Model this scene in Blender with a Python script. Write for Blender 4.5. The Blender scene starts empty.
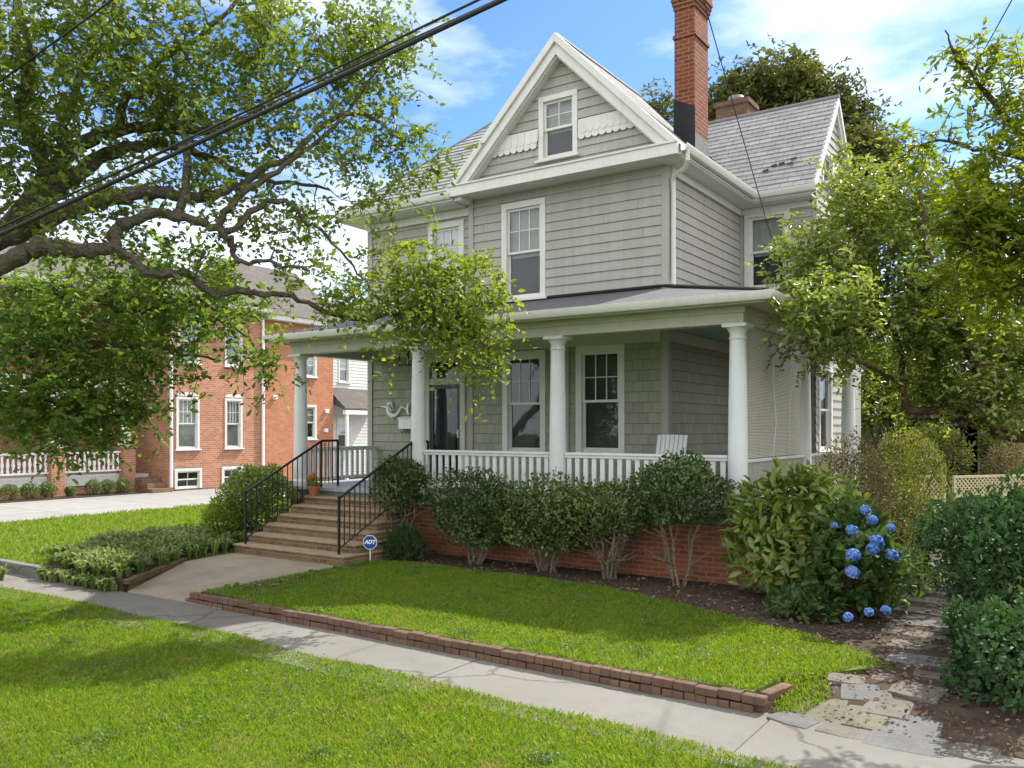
import bpy, math, random
import numpy as np
from mathutils import Vector, Matrix
R=math.radians
SC=bpy.context.scene
COL=SC.collection
rng=np.random.default_rng(7); random.seed(7)
# ------------------------------------------------------------------ objects
ORG={}
def tag(o,label=None,cat=None,group=None,kind=None):
    if label:o['label']=label
    if cat:o['category']=cat
    if group:o['group']=group
    if kind:o['kind']=kind
    return o
def thing(name,label,cat,loc=(0,0,0),group=None):
    o=bpy.data.objects.new(name,None);COL.objects.link(o);o.location=loc;o.empty_display_size=.2
    ORG[o.name]=Vector(loc);return tag(o,label,cat,group)
def link_mesh(name,me,mat,parent=None,org=None):
    o=bpy.data.objects.new(name,me);COL.objects.link(o)
    if mat is not None and not me.materials: me.materials.append(mat)
    if parent is not None:
        o.parent=parent;ORG[o.name]=ORG[parent.name]
    else:
        o.location=org or (0,0,0);ORG[o.name]=Vector(org or (0,0,0))
    return o
def np_mesh(name,V,F,org,smooth=False):
    """V (n,3) array, F (m,k) array all faces with k corners"""
    V=np.asarray(V,float)-np.array(org,float)
    F=np.asarray(F,np.int32);m,k=F.shape
    me=bpy.data.meshes.new(name)
    me.vertices.add(len(V));me.vertices.foreach_set('co',V.astype(np.float32).ravel())
    me.loops.add(m*k);me.loops.foreach_set('vertex_index',F.ravel())
    me.polygons.add(m);me.polygons.foreach_set('loop_start',np.arange(0,m*k,k,dtype=np.int32))
    if smooth: me.polygons.foreach_set('use_smooth',np.ones(m,bool))
    me.update(calc_edges=True);return me
class MB:
    def __init__(s,M=None): s.v=[];s.f=[];s.M=M
    def add(s,vs,fs):
        n=len(s.v)
        if s.M is not None: vs=[s.M@Vector(v) for v in vs]
        s.v+=[tuple(v) for v in vs];s.f+=[tuple(i+n for i in f) for f in fs]
    def box(s,x0,x1,y0,y1,z0,z1):
        if x0>x1:x0,x1=x1,x0
        if y0>y1:y0,y1=y1,y0
        if z0>z1:z0,z1=z1,z0
        s.add([(x0,y0,z0),(x1,y0,z0),(x1,y1,z0),(x0,y1,z0),(x0,y0,z1),(x1,y0,z1),(x1,y1,z1),(x0,y1,z1)],
              [(0,3,2,1),(4,5,6,7),(0,1,5,4),(1,2,6,5),(2,3,7,6),(3,0,4,7)]);return s
    def prism(s,poly,d):
        """poly list of 3D points (planar), extruded by vector d"""
        n=len(poly);d=Vector(d);a=[Vector(p) for p in poly]
        s.add(a+[p+d for p in a],[tuple(range(n))[::-1],tuple(range(n,2*n))]+[(i,(i+1)%n,n+(i+1)%n,n+i) for i in range(n)]);return s
    def tube(s,pts,rad,n=8,cap=True):
        pts=[Vector(p) for p in pts];L=len(pts)
        if not hasattr(rad,'__len__'): rad=[rad]*L
        ref=None;vs=[]
        for i,p in enumerate(pts):
            t=(pts[min(i+1,L-1)]-pts[max(i-1,0)])
            if t.length<1e-9:t=Vector((0,0,1))
            t.normalize()
            if ref is None: ref=t.orthogonal().normalized()
            ref=(ref-t*ref.dot(t))
            if ref.length<1e-6:ref=t.orthogonal()
            ref.normalize();b=t.cross(ref)
            for k in range(n):
                a=2*math.pi*k/n;vs.append(p+(ref*math.cos(a)+b*math.sin(a))*rad[i])
        fs=[(i*n+k,i*n+(k+1)%n,(i+1)*n+(k+1)%n,(i+1)*n+k) for i in range(L-1) for k in range(n)]
        if cap: fs+=[tuple(range(n))[::-1],tuple(range((L-1)*n,L*n))]
        s.add(vs,fs);return s
    def lathe(s,prof,c,n=24):
        vs=[];L=len(prof)
        for r,z in prof:
            for k in range(n):
                a=2*math.pi*k/n;vs.append((c[0]+r*math.cos(a),c[1]+r*math.sin(a),c[2]+z))
        fs=[(i*n+k,i*n+(k+1)%n,(i+1)*n+(k+1)%n,(i+1)*n+k) for i in range(L-1) for k in range(n)]
        fs+=[tuple(range(n))[::-1],tuple(range((L-1)*n,L*n))]
        s.add(vs,fs);return s
    def ball(s,c,r,n=12,m=8):
        if not hasattr(r,'__len__'): r=(r,r,r)
        vs=[];
        for i in range(m+1):
            ph=math.pi*i/m
            for k in range(n):
                a=2*math.pi*k/n;vs.append((c[0]+r[0]*math.sin(ph)*math.cos(a),c[1]+r[1]*math.sin(ph)*math.sin(a),c[2]+r[2]*math.cos(ph)))
        s.add(vs,[(i*n+k,(i+1)*n+k,(i+1)*n+(k+1)%n,i*n+(k+1)%n) for i in range(m) for k in range(n)]);return s
    def build(s,name,mat,parent=None,org=None,smooth=False,bevel=0,seg=2,at=None):
        o0=ORG[parent.name] if parent is not None else Vector(org or (0,0,0))
        if at is not None: o0=Vector((0,0,0))
        me=bpy.data.meshes.new(name)
        me.from_pydata([tuple(Vector(v)-o0) for v in s.v],[],s.f);me.update()
        if smooth:
            me.polygons.foreach_set('use_smooth',[True]*len(me.polygons))
        o=link_mesh(name,me,mat,parent,org)
        if at is not None and parent is not None: o.location=Vector(at)-ORG[parent.name]
        if bevel:
            b=o.modifiers.new('bevel','BEVEL');b.width=bevel;b.segments=seg;b.limit_method='ANGLE';b.angle_limit=R(40)
        if smooth:
            try:
                me.set_sharp_from_angle(angle=R(42))
            except Exception: pass
        return o
def copy_part(o,parent,loc):
    c=o.copy();COL.objects.link(c);c.parent=parent;c.location=Vector(loc)-ORG[parent.name];return c
# wall frames: local (u, outward, up) -> world
def frame(org,u,n):
    u=Vector(u).normalized();n=Vector(n).normalized();z=Vector((0,0,1))
    return Matrix.Translation(Vector(org))@Matrix((u,n,z)).transposed().to_4x4()
FRONT=lambda x,y,z:frame((x,y,z),(1,0,0),(0,-1,0))
SIDE=lambda x,y,z:frame((x,y,z),(0,1,0),(1,0,0))
# ------------------------------------------------------------------ materials
class NT:
    def __init__(s,name):
        s.m=bpy.data.materials.new(name);s.m.use_nodes=True;s.t=s.m.node_tree;s.t.nodes.clear()
        s.out=s.n('ShaderNodeOutputMaterial')
    def n(s,t,**k):
        o=s.t.nodes.new(t)
        for a,b in k.items():
            if a.startswith('_'): o.inputs[a[1:].replace('_',' ')].default_value=b
            else: setattr(o,a,b)
        return o
    def l(s,a,b): s.t.links.new(a,b)
    def noise(s,scale,detail=4,rough=.6,vec=None,dim='3D'):
        o=s.n('ShaderNodeTexNoise',_Scale=scale,_Detail=detail,_Roughness=rough)
        if vec is not None:s.l(vec,o.inputs['Vector'])
        return o.outputs['Fac']
    def ramp(s,fac,stops):
        o=s.n('ShaderNodeValToRGB');cr=o.color_ramp
        while len(cr.elements)<len(stops):cr.elements.new(.5)
        for e,(p,c) in zip(cr.elements,stops):
            e.position=p;e.color=(c,c,c,1) if not hasattr(c,'__len__') else (*c,1)
        s.l(fac,o.inputs['Fac']);return o.outputs['Color']
    def mix(s,fac,a,b,blend='MIX'):
        o=s.n('ShaderNodeMix',data_type='RGBA',blend_type=blend)
        for sock,v in ((o.inputs[0],fac),(o.inputs[6],a),(o.inputs[7],b)):
            if hasattr(v,'links'): s.l(v,sock)
            elif hasattr(v,'__len__'): sock.default_value=(*v,1)
            else: sock.default_value=v if sock.type=='VALUE' else (v,v,v,1)
        return o.outputs[2]
    def math(s,op,a,b=0.0):
        o=s.n('ShaderNodeMath',operation=op)
        for i,v in enumerate((a,b)):
            if hasattr(v,'links'): s.l(v,o.inputs[i])
            else:o.inputs[i].default_value=v
        return o.outputs[0]
    def pos(s): return s.n('ShaderNodeNewGeometry').outputs['Position']
    def island(s): return s.n('ShaderNodeNewGeometry').outputs['Random Per Island']
    def wallvec(s,zs=1.0):
        """(horizontal run along the surface, height, 0) chosen from the face normal"""
        g=s.n('ShaderNodeNewGeometry');a=s.n('ShaderNodeSeparateXYZ');b=s.n('ShaderNodeSeparateXYZ')
        s.l(g.outputs['Position'],a.inputs[0]);s.l(g.outputs['True Normal'],b.inputs[0])
        c=s.math('GREATER_THAN',s.math('ABSOLUTE',b.outputs[0]),s.math('ABSOLUTE',b.outputs[1]))
        u=s.n('ShaderNodeMix',data_type='FLOAT');s.l(c,u.inputs[0]);s.l(a.outputs[0],u.inputs[2]);s.l(a.outputs[1],u.inputs[3])
        flat=s.math('GREATER_THAN',s.math('ABSOLUTE',b.outputs[2]),.95)
        w=s.n('ShaderNodeMix',data_type='FLOAT');s.l(flat,w.inputs[0])
        s.l(s.math('MULTIPLY',a.outputs[2],zs),w.inputs[2]);s.l(a.outputs[1],w.inputs[3])
        v=s.n('ShaderNodeCombineXYZ');s.l(u.outputs[0],v.inputs[0]);s.l(w.outputs[0],v.inputs[1]);return v.outputs[0]
    def bump(s,h,dist=.01,strength=.5):
        o=s.n('ShaderNodeBump',_Distance=dist,_Strength=strength);s.l(h,o.inputs['Height']);return o.outputs[0]
    def bsdf(s,col,rough=.7,spec=.5,nrm=None,metal=0,**k):
        o=s.n('ShaderNodeBsdfPrincipled',_Metallic=metal)
        o.inputs['Specular IOR Level'].default_value=spec
        for nm,v in (('Base Color',col),('Roughness',rough)):
            if hasattr(v,'links'): s.l(v,o.inputs[nm])
            elif hasattr(v,'__len__'): o.inputs[nm].default_value=(*v,1)
            else: o.inputs[nm].default_value=v
        if nrm is not None: s.l(nrm,o.inputs['Normal'])
        return o.outputs[0]
    def done(s,sh): s.l(sh,s.out.inputs['Surface']);return s.m
def mul(c,k): return tuple(min(1,x*k) for x in c)
def m_paint(name,c,rough=.5,var=.12,grime=.25,scale=3):
    t=NT(name);p=t.pos();a=t.noise(scale,5,.65,p);b=t.noise(scale*9,4,.6,p)
    col=t.mix(t.ramp(a,[(.3,0),(.75,1)]),mul(c,1-var),mul(c,1+var*.6))
    st=t.n('ShaderNodeMapping');st.inputs['Scale'].default_value=(11,11,.8);t.l(p,st.inputs[0]);sn=t.noise(1,5,.7,st.outputs[0])
    col=t.mix(t.math('MULTIPLY',t.ramp(sn,[(.5,0),(.78,1)]),grime*1.3),col,(c[0]*.62,c[1]*.60,c[2]*.54))
    col=t.mix(t.math('MULTIPLY',t.ramp(b,[(.55,0),(.8,1)]),grime),col,mul(c,.55))
    return t.done(t.bsdf(col,rough,.4,t.bump(b,.003,.3)))
def m_siding(name,c):
    t=NT(name);p=t.pos();st=t.n('ShaderNodeMapping');st.inputs['Scale'].default_value=(7,7,.35);t.l(p,st.inputs[0])
    a=t.noise(1,5,.7,st.outputs[0]);b=t.noise(1.1,4,.6,p)
    g=t.n('ShaderNodeMapping');g.inputs['Scale'].default_value=(2,2,60);t.l(p,g.inputs[0]);gr=t.noise(1.2,5,.6,g.outputs[0])
    col=t.mix(t.ramp(a,[(.3,0),(.8,1)]),mul(c,.76),mul(c,1.10))
    col=t.mix(t.math('MULTIPLY',t.ramp(b,[(.45,0),(.75,1)]),.45),col,(c[0]*.72,c[1]*.71,c[2]*.66))
    col=t.mix(t.math('MULTIPLY',gr,.25),col,mul(c,.7))
    col=t.mix(t.math('MULTIPLY',t.island(),.30),col,mul(c,.82))
    return t.done(t.bsdf(col,.62,.35,t.bump(gr,.003,.4)))
def m_brick(name,c1,c2,mortar,w=.21,h=.072,ms=.011,zs=1.0,rough=.85,stain=.35,bump=.9,off=.5):
    t=NT(name);v=t.wallvec(zs)
    b=t.n('ShaderNodeTexBrick',_Scale=1.0,offset=off);b.inputs['Brick Width'].default_value=w;b.inputs['Row Height'].default_value=h
    b.inputs['Mortar Size'].default_value=ms;b.inputs['Mortar Smooth'].default_value=.2;b.inputs['Bias'].default_value=0
    b.inputs['Color1'].default_value=(*c1,1);b.inputs['Color2'].default_value=(*c2,1);b.inputs['Mortar'].default_value=(*mortar,1)
    t.l(v,b.inputs['Vector'])
    p=t.pos();n1=t.noise(2.2,5,.65,p);n2=t.noise(45,3,.6,p)
    col=t.mix(t.math('MULTIPLY',t.ramp(n1,[(.4,0),(.75,1)]),stain),b.outputs['Color'],mul(c1,.45))
    col=t.mix(t.math('MULTIPLY',n2,.35),col,mul(c2,.75))
    hgt=t.math('SUBTRACT',t.math('MULTIPLY',n2,.3),b.outputs['Fac'])
    return t.done(t.bsdf(col,rough,.25,t.bump(hgt,.008,bump)))
def m_noise(name,stops,scale=4,rough=.9,fine=60,bumpd=.01,spec=.2,bs=.6):
    t=NT(name);p=t.pos();a=t.noise(scale,6,.65,p);f=t.noise(fine,4,.65,p)
    col=t.ramp(t.math('ADD',t.math('MULTIPLY',a,.65),t.math('MULTIPLY',f,.35)),stops)
    return t.done(t.bsdf(col,rough,spec,t.bump(f,bumpd,bs)))
def m_leaf(name,stops,trans=.4,rough=.45,spec=.4,tc=None,scale=1.2):
    t=NT(name);i=t.island();p=t.pos();n=t.noise(scale,3,.6,p)
    f=t.math('ADD',t.math('MULTIPLY',i,.55),t.math('MULTIPLY',t.ramp(n,[(.3,0),(.7,1)]),.45))
    col=t.ramp(f,stops);a=t.bsdf(col,rough,spec)
    tr=t.n('ShaderNodeBsdfTranslucent')
    t.l(t.mix(1.0,col,tc or (1.5,1.35,.6),'MULTIPLY'),tr.inputs['Color'])
    mx=t.n('ShaderNodeMixShader');mx.inputs[0].default_value=trans;t.l(a,mx.inputs[1]);t.l(tr.outputs[0],mx.inputs[2])
    return t.done(mx.outputs[0])
def m_bark(name,c1,c2):
    t=NT(name);p=t.pos();a=t.noise(5,6,.7,p);w=t.n('ShaderNodeTexVoronoi',_Scale=28.0);t.l(p,w.inputs['Vector'])
    f=t.noise(40,5,.7,p)
    col=t.mix(t.ramp(a,[(.35,0),(.65,1)]),c1,c2);col=t.mix(t.math('MULTIPLY',f,.5),col,mul(c1,.5))
    h=t.math('ADD',w.outputs['Distance'],f)
    return t.done(t.bsdf(col,.9,.2,t.bump(h,.03,.9)))
def m_glass(name,refl=1.0):
    t=NT(name);tr=t.n('ShaderNodeBsdfTransparent');tr.inputs['Color'].default_value=(.80,.83,.82,1)
    g=t.n('ShaderNodeBsdfGlossy');g.inputs['Roughness'].default_value=.03;g.inputs['Color'].default_value=(.9,.95,1,1)
    fr=t.n('ShaderNodeFresnel',_IOR=1.6);p=t.pos();nb=t.bump(t.noise(2.5,2,.5,p),.02,.08);t.l(nb,g.inputs['Normal']);t.l(nb,fr.inputs['Normal'])
    mx=t.n('ShaderNodeMixShader');t.l(t.math('ADD',t.math('MULTIPLY',fr.outputs[0],refl),.022),mx.inputs[0]);t.l(tr.outputs[0],mx.inputs[1]);t.l(g.outputs[0],mx.inputs[2])
    return t.done(mx.outputs[0])
GREY=(.40,.395,.36)
M={}
M['siding']=m_siding('grey siding paint',GREY)
M['trim']=m_paint('white trim paint',(.65,.65,.625),.45,.08,.25)
M['column']=m_paint('white column paint',(.66,.685,.695),.4,.06,.2)
M['ctrim']=m_paint('cream trim paint',(.50,.50,.43),.5,.1,.25)
M['band']=m_paint('grey band paint',(.17,.18,.18),.5,.15,.3)
M['deck']=m_paint('porch deck paint',(.30,.32,.34),.4,.12,.3)
M['ceil']=m_paint('blue green ceiling paint',(.30,.40,.37),.6,.1,.2)
M['iron']=m_paint('black iron',(.012,.012,.013),.45,.1,.2)
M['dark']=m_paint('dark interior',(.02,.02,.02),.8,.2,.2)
M['backing']=m_paint('dim curtain',(.06,.06,.058),.9,.3,.3,6)  # dark tone stands in for the unlit rooms behind the glass
M['blind']=m_paint('window blind',(.15,.15,.145),.6,.1,.2)
M['blindlt']=m_paint('pale window shade',(.62,.62,.60),.7,.1,.2)
M['glass']=m_glass('window glass',.15)
M['doorglass']=m_glass('storm door glass',.04)
M['doorblk']=m_paint('black door',(.012,.012,.012),.3,.1,.1)
t=NT('porch shingle');v=t.wallvec();b=t.n('ShaderNodeTexBrick',_Scale=1.0,offset=.43,offset_frequency=2)
b.inputs['Brick Width'].default_value=.19;b.inputs['Row Height'].default_value=.19;b.inputs['Mortar Size'].default_value=.004;b.inputs['Mortar Smooth'].default_value=.1
c=(.32,.33,.262)
b.inputs['Color1'].default_value=(*mul(c,1.06),1);b.inputs['Color2'].default_value=(*mul(c,.86),1);b.inputs['Mortar'].default_value=(*mul(c,.5),1);t.l(v,b.inputs['Vector'])
gm=t.n('ShaderNodeMapping');gm.inputs['Scale'].default_value=(60,60,2);t.l(t.pos(),gm.inputs[0]);gn=t.noise(1,4,.6,gm.outputs[0])
M['shingle']=t.done(t.bsdf(t.mix(t.math('MULTIPLY',gn,.4),b.outputs['Color'],mul(c,.65)),.65,.3,t.bump(t.math('SUBTRACT',t.math('MULTIPLY',gn,.4),b.outputs['Fac']),.006,.7)))
def m_slate(name,c1,c2,gap,w=.26,h=.17):
    t=NT(name);v=t.wallvec(1.0)
    b=t.n('ShaderNodeTexBrick',_Scale=1.0,offset=.5);b.inputs['Brick Width'].default_value=w;b.inputs['Row Height'].default_value=h
    b.inputs['Mortar Size'].default_value=.006;b.inputs['Mortar Smooth'].default_value=.1
    b.inputs['Color1'].default_value=(*c1,1);b.inputs['Color2'].default_value=(*c2,1);b.inputs['Mortar'].default_value=(*gap,1);t.l(v,b.inputs['Vector'])
    p=t.pos();n=t.noise(3,5,.7,p);n2=t.noise(30,4,.7,p)
    col=t.mix(t.math('MULTIPLY',t.ramp(n,[(.4,0),(.7,1)]),.5),b.outputs['Color'],mul(c2,.7))
    col=t.mix(t.math('MULTIPLY',n2,.3),col,mul(c1,1.25))
    return t.done(t.bsdf(col,.85,.15,t.bump(t.math('SUBTRACT',n2,b.outputs['Fac']),.008,.6)))
M['slate']=m_slate('slate roofing',(.37,.37,.375),(.28,.28,.285),(.12,.12,.12))
M['shinglebrown']=m_slate('brown shingle roofing',(.125,.115,.105),(.09,.082,.076),(.05,.045,.04),.3,.1)
M['metalroof']=m_noise('dark porch roofing',[(.3,(.07,.07,.08)),(.7,(.13,.13,.14))],6,.7,80)
M['brick']=m_brick('foundation brick',(.31,.10,.045),(.19,.058,.028),(.25,.19,.145))
M['chimbrick']=m_brick('chimney brick',(.25,.062,.025),(.135,.03,.014),(.25,.165,.12),.21,.075,.012)
M['nbrick']=m_brick('neighbour brick',(.56,.25,.145),(.36,.135,.075),(.50,.39,.31),.21,.075,.011)
M['nbrick2']=m_brick('neighbour rear brick',(.55,.23,.12),(.42,.16,.085),(.50,.34,.24),.21,.075,.008)
M['edgebrick']=m_brick('edging brick',(.20,.115,.075),(.12,.07,.05),(.085,.075,.06),.205,.075,.009,1,.9,.6)
M['stepbrick']=m_brick('step brick',(.26,.165,.09),(.15,.09,.05),(.30,.25,.18),.20,.072,.008,1,.9,.5,.6)
M['stepnose']=m_noise('worn step tread',[(.3,(.20,.15,.095)),(.7,(.37,.30,.20))],7,.85,90,.006)
M['flash']=m_noise('black tar flashing',[(.3,(.012,.013,.016)),(.7,(.03,.03,.034))],4,.7,40)
M['tin']=m_noise('grey metal flashing',[(.3,(.12,.12,.125)),(.7,(.22,.22,.23))],8,.5,50)
t=NT('sidewalk concrete');p=t.pos();a=t.noise(1.1,6,.7,p);f=t.noise(120,4,.7,p);st=t.noise(.55,5,.7,p)
wv=t.n('ShaderNodeVectorMath',operation='ADD');t.l(p,wv.inputs[0]);nn=t.n('ShaderNodeTexNoise',_Scale=3.0,_Detail=4.0);t.l(p,nn.inputs['Vector'])
sc_=t.n('ShaderNodeVectorMath',operation='SCALE');sc_.inputs['Scale'].default_value=.35;t.l(nn.outputs['Color'],sc_.inputs[0]);t.l(sc_.outputs[0],wv.inputs[1])
vo=t.n('ShaderNodeTexVoronoi',feature='DISTANCE_TO_EDGE',_Scale=.27);t.l(wv.outputs[0],vo.inputs['Vector'])
ck=t.ramp(vo.outputs['Distance'],[(0,1),(.003,1),(.006,0)])
col=t.ramp(t.math('ADD',t.math('MULTIPLY',a,.55),t.math('MULTIPLY',f,.45)),[(.28,(.10,.094,.084)),(.5,(.175,.167,.152)),(.78,(.255,.245,.228))])
col=t.mix(t.math('MULTIPLY',t.ramp(st,[(.48,0),(.66,1)]),.5),col,(.095,.082,.065))
sp=t.ramp(t.noise(38,3,.5,p),[(.66,0),(.72,1)]);col=t.mix(t.math('MULTIPLY',sp,.35),col,(.06,.052,.042))
col=t.mix(t.math('MULTIPLY',ck,.5),col,(.03,.027,.02))
M['concrete']=t.done(t.bsdf(col,.9,.2,t.bump(t.math('SUBTRACT',f,ck),.006,.6)))
M['aggregate']=m_noise('aggregate walk',[(.25,(.17,.135,.10)),(.5,(.27,.225,.175)),(.8,(.38,.33,.27))],1.6,.9,140,.006)
M['drive']=m_brick('driveway concrete',(.29,.285,.28),(.25,.247,.242),(.10,.095,.09),3.1,2.9,.016,1,.9,.45,.4,0)
M['soil']=m_noise('garden soil',[(.25,(.025,.018,.013)),(.5,(.06,.044,.032)),(.8,(.13,.10,.075))],3,.95,70,.03)
M['turfsoil']=m_noise('turf thatch',[(.3,(.06,.095,.015)),(.7,(.13,.17,.035))],2,.95,60,.02)
M['ground']=m_noise('rough ground',[(.3,(.03,.045,.015)),(.7,(.08,.08,.04))],1,.95,30,.02)
M['flag']=m_noise('flagstone',[(.25,(.06,.055,.047)),(.5,(.115,.105,.09)),(.8,(.195,.18,.155))],3.5,.75,50,.006)
M['flag2']=m_noise('ochre flagstone',[(.25,(.065,.06,.042)),(.5,(.12,.112,.08)),(.8,(.175,.165,.12))],3.5,.75,50,.006)
M['flag3']=m_noise('blue grey flagstone',[(.25,(.055,.057,.06)),(.5,(.10,.102,.104)),(.8,(.165,.166,.165))],3.5,.7,50,.006)
M['bark']=m_bark('oak bark',(.075,.064,.05),(.19,.165,.13))
M['bark2']=m_bark('pale shrub bark',(.16,.13,.09),(.30,.25,.18))
M['bark3']=m_bark('brown bark',(.08,.05,.03),(.16,.11,.075))
M['wire']=m_paint('black cable jacket',(.014,.014,.015),.5,.1,.1)
M['terracotta']=m_paint('terracotta',(.42,.13,.06),.8,.2,.3,8)
M['lattice']=m_paint('pale yellow lattice',(.55,.50,.30),.6,.12,.2)
M['shedwood']=m_paint('dark shed boards',(.016,.018,.015),.8,.2,.3)
M['bamboo']=m_paint('bleached bamboo slats',(.50,.49,.42),.6,.12,.3,12)
M['signblue']=m_paint('blue sign enamel',(.015,.07,.36),.35,.08,.05)
M['white']=m_paint('white enamel',(.8,.8,.8),.4,.04,.1)
LF={}
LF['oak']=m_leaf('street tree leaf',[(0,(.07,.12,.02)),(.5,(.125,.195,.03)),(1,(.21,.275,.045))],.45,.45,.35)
LF['lower']=m_leaf('deep green leaf',[(0,(.055,.125,.022)),(.5,(.115,.21,.032)),(1,(.22,.30,.05))],.5,.45,.35)
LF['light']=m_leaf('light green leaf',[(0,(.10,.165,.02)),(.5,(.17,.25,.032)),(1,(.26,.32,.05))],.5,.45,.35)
LF['yellow']=m_leaf('yellow green leaf',[(0,(.07,.12,.008)),(.5,(.15,.21,.012)),(1,(.26,.29,.02))],.55,.45,.3,(1.5,1.4,.4))
LF['cam']=m_leaf('glossy shrub tree leaf',[(0,(.08,.13,.024)),(.5,(.165,.24,.045)),(1,(.34,.40,.11))],.45,.32,.6)
LF['box']=m_leaf('clipped shrub leaf',[(0,(.028,.06,.016)),(.5,(.062,.115,.028)),(1,(.13,.20,.055))],.28,.33,.6)
LF['boxlt']=m_leaf('pale clipped shrub leaf',[(0,(.04,.08,.016)),(.5,(.09,.15,.03)),(1,(.21,.26,.075))],.32,.33,.6)
LF['rhodo']=m_leaf('broad yellow green leaf',[(0,(.06,.115,.022)),(.5,(.15,.225,.04)),(1,(.36,.42,.12))],.38,.35,.6)
LF['hyd']=m_leaf('hydrangea leaf',[(0,(.03,.075,.02)),(.5,(.06,.12,.03)),(1,(.11,.18,.045))],.35,.5,.35)
LF['azal']=m_leaf('bronze tinged leaf',[(0,(.06,.055,.025)),(.5,(.13,.12,.06)),(1,(.25,.20,.13))],.3,.5,.4)
LF['hedgey']=m_leaf('golden clipped leaf',[(0,(.055,.08,.015)),(.5,(.13,.16,.03)),(1,(.30,.29,.07))],.35,.45,.4)
LF['ivy']=m_leaf('dark ivy leaf',[(0,(.018,.05,.018)),(.5,(.035,.085,.028)),(1,(.075,.14,.045))],.25,.62,.3)
LF['strap']=m_leaf('strap leaf',[(0,(.06,.11,.02)),(.5,(.14,.20,.045)),(1,(.34,.38,.17))],.35,.5,.3)
LF['far']=m_leaf('distant tree leaf',[(0,(.045,.06,.018)),(.5,(.10,.125,.036)),(1,(.18,.20,.06))],.3,.6,.2,None,.5)
LF['farlt']=m_leaf('distant bright leaf',[(0,(.08,.13,.016)),(.5,(.16,.23,.028)),(1,(.28,.34,.045))],.55,.6,.2,None,.5)
t=NT('lawn blade');p=t.pos();i_=t.island();n1=t.ramp(t.noise(.75,4,.65,p),[(.35,0),(.65,1)]);n2=t.ramp(t.noise(2.6,4,.7,p),[(.57,0),(.70,1)]);n3=t.noise(7,3,.6,p)
col=t.ramp(t.math('ADD',t.math('MULTIPLY',i_,.5),t.math('MULTIPLY',n3,.5)),[(.1,(.07,.15,.012)),(.45,(.13,.245,.018)),(.75,(.21,.325,.025)),(.95,(.34,.34,.08))])
col=t.mix(t.math('MULTIPLY',n1,.55),col,(.175,.26,.022));col=t.mix(t.math('MULTIPLY',n2,.7),col,(.31,.26,.12))
dry=t.ramp(i_,[(.90,0),(.93,1)]);col=t.mix(t.math('MULTIPLY',dry,.7),col,(.36,.29,.14))
a=t.bsdf(col,.55,.25);tr=t.n('ShaderNodeBsdfTranslucent');t.l(t.mix(1.0,col,(1.4,1.3,.5),'MULTIPLY'),tr.inputs['Color']);mx=t.n('ShaderNodeMixShader');mx.inputs[0].default_value=.45;t.l(a,mx.inputs[1]);t.l(tr.outputs[0],mx.inputs[2])
LF['grass']=t.done(mx.outputs[0])
LF['bloom']=m_leaf('blue petal',[(0,(.07,.17,.50)),(.5,(.14,.29,.66)),(1,(.36,.52,.82))],.25,.6,.2,(1,1,1))
LF['pinkbl']=m_leaf('orange bloom petal',[(0,(.55,.15,.02)),(1,(.7,.28,.04))],.3,.6,.2,(1,1,1))
LF['litter']=m_leaf('dry leaf litter',[(0,(.05,.03,.018)),(.5,(.13,.085,.05)),(1,(.33,.26,.18))],.1,.8,.2,(1,1,1),5)
# ------------------------------------------------------------------ camera
CAM=np.array((4.13,-11.81,2.2));FW=np.array((-.5605,.8281,0));RT=np.array((.8281,.5605,0))
def at(px,py,D):
    """real point D metres ahead of the photographer, used only to read positions off the photograph"""
    return tuple(CAM+FW*D+RT*((px-512)/854*D)+np.array((0,0,-(py-428)/854*D)))
cd=bpy.data.cameras.new('camera');cam=bpy.data.objects.new('camera',cd);COL.objects.link(cam);SC.camera=cam
cam.location=tuple(CAM);cam.rotation_euler=(R(90),0,math.asin(.5605));cd.lens=854/1024*36;cd.sensor_width=36;cd.shift_y=44/1024;cd.clip_end=500;cd.clip_start=.05
# ------------------------------------------------------------------ light
SUN_EL,SUN_AZ=R(49),R(16)     # azimuth from +Y toward +X
w=bpy.data.worlds.new('World');SC.world=w;w.use_nodes=True;nt=w.node_tree;nt.nodes.clear()
wo=nt.nodes.new('ShaderNodeOutputWorld');bg=nt.nodes.new('ShaderNodeBackground');bg.inputs['Strength'].default_value=.15
sk=nt.nodes.new('ShaderNodeTexSky');sk.sky_type='NISHITA';sk.sun_disc=False;sk.sun_elevation=SUN_EL;sk.sun_rotation=SUN_AZ
sk.air_density=1.0;sk.dust_density=.5;sk.ozone_density=4.0
def wn(t,**k):
    o=nt.nodes.new(t)
    for a,b in k.items(): setattr(o,a,b)
    return o
L=nt.links.new
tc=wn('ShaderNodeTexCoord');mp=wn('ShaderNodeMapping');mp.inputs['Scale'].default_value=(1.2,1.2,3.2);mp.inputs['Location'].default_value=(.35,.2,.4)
nz=wn('ShaderNodeTexNoise');nz.inputs['Scale'].default_value=2.3;nz.inputs['Detail'].default_value=7;nz.inputs['Roughness'].default_value=.55
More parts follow.
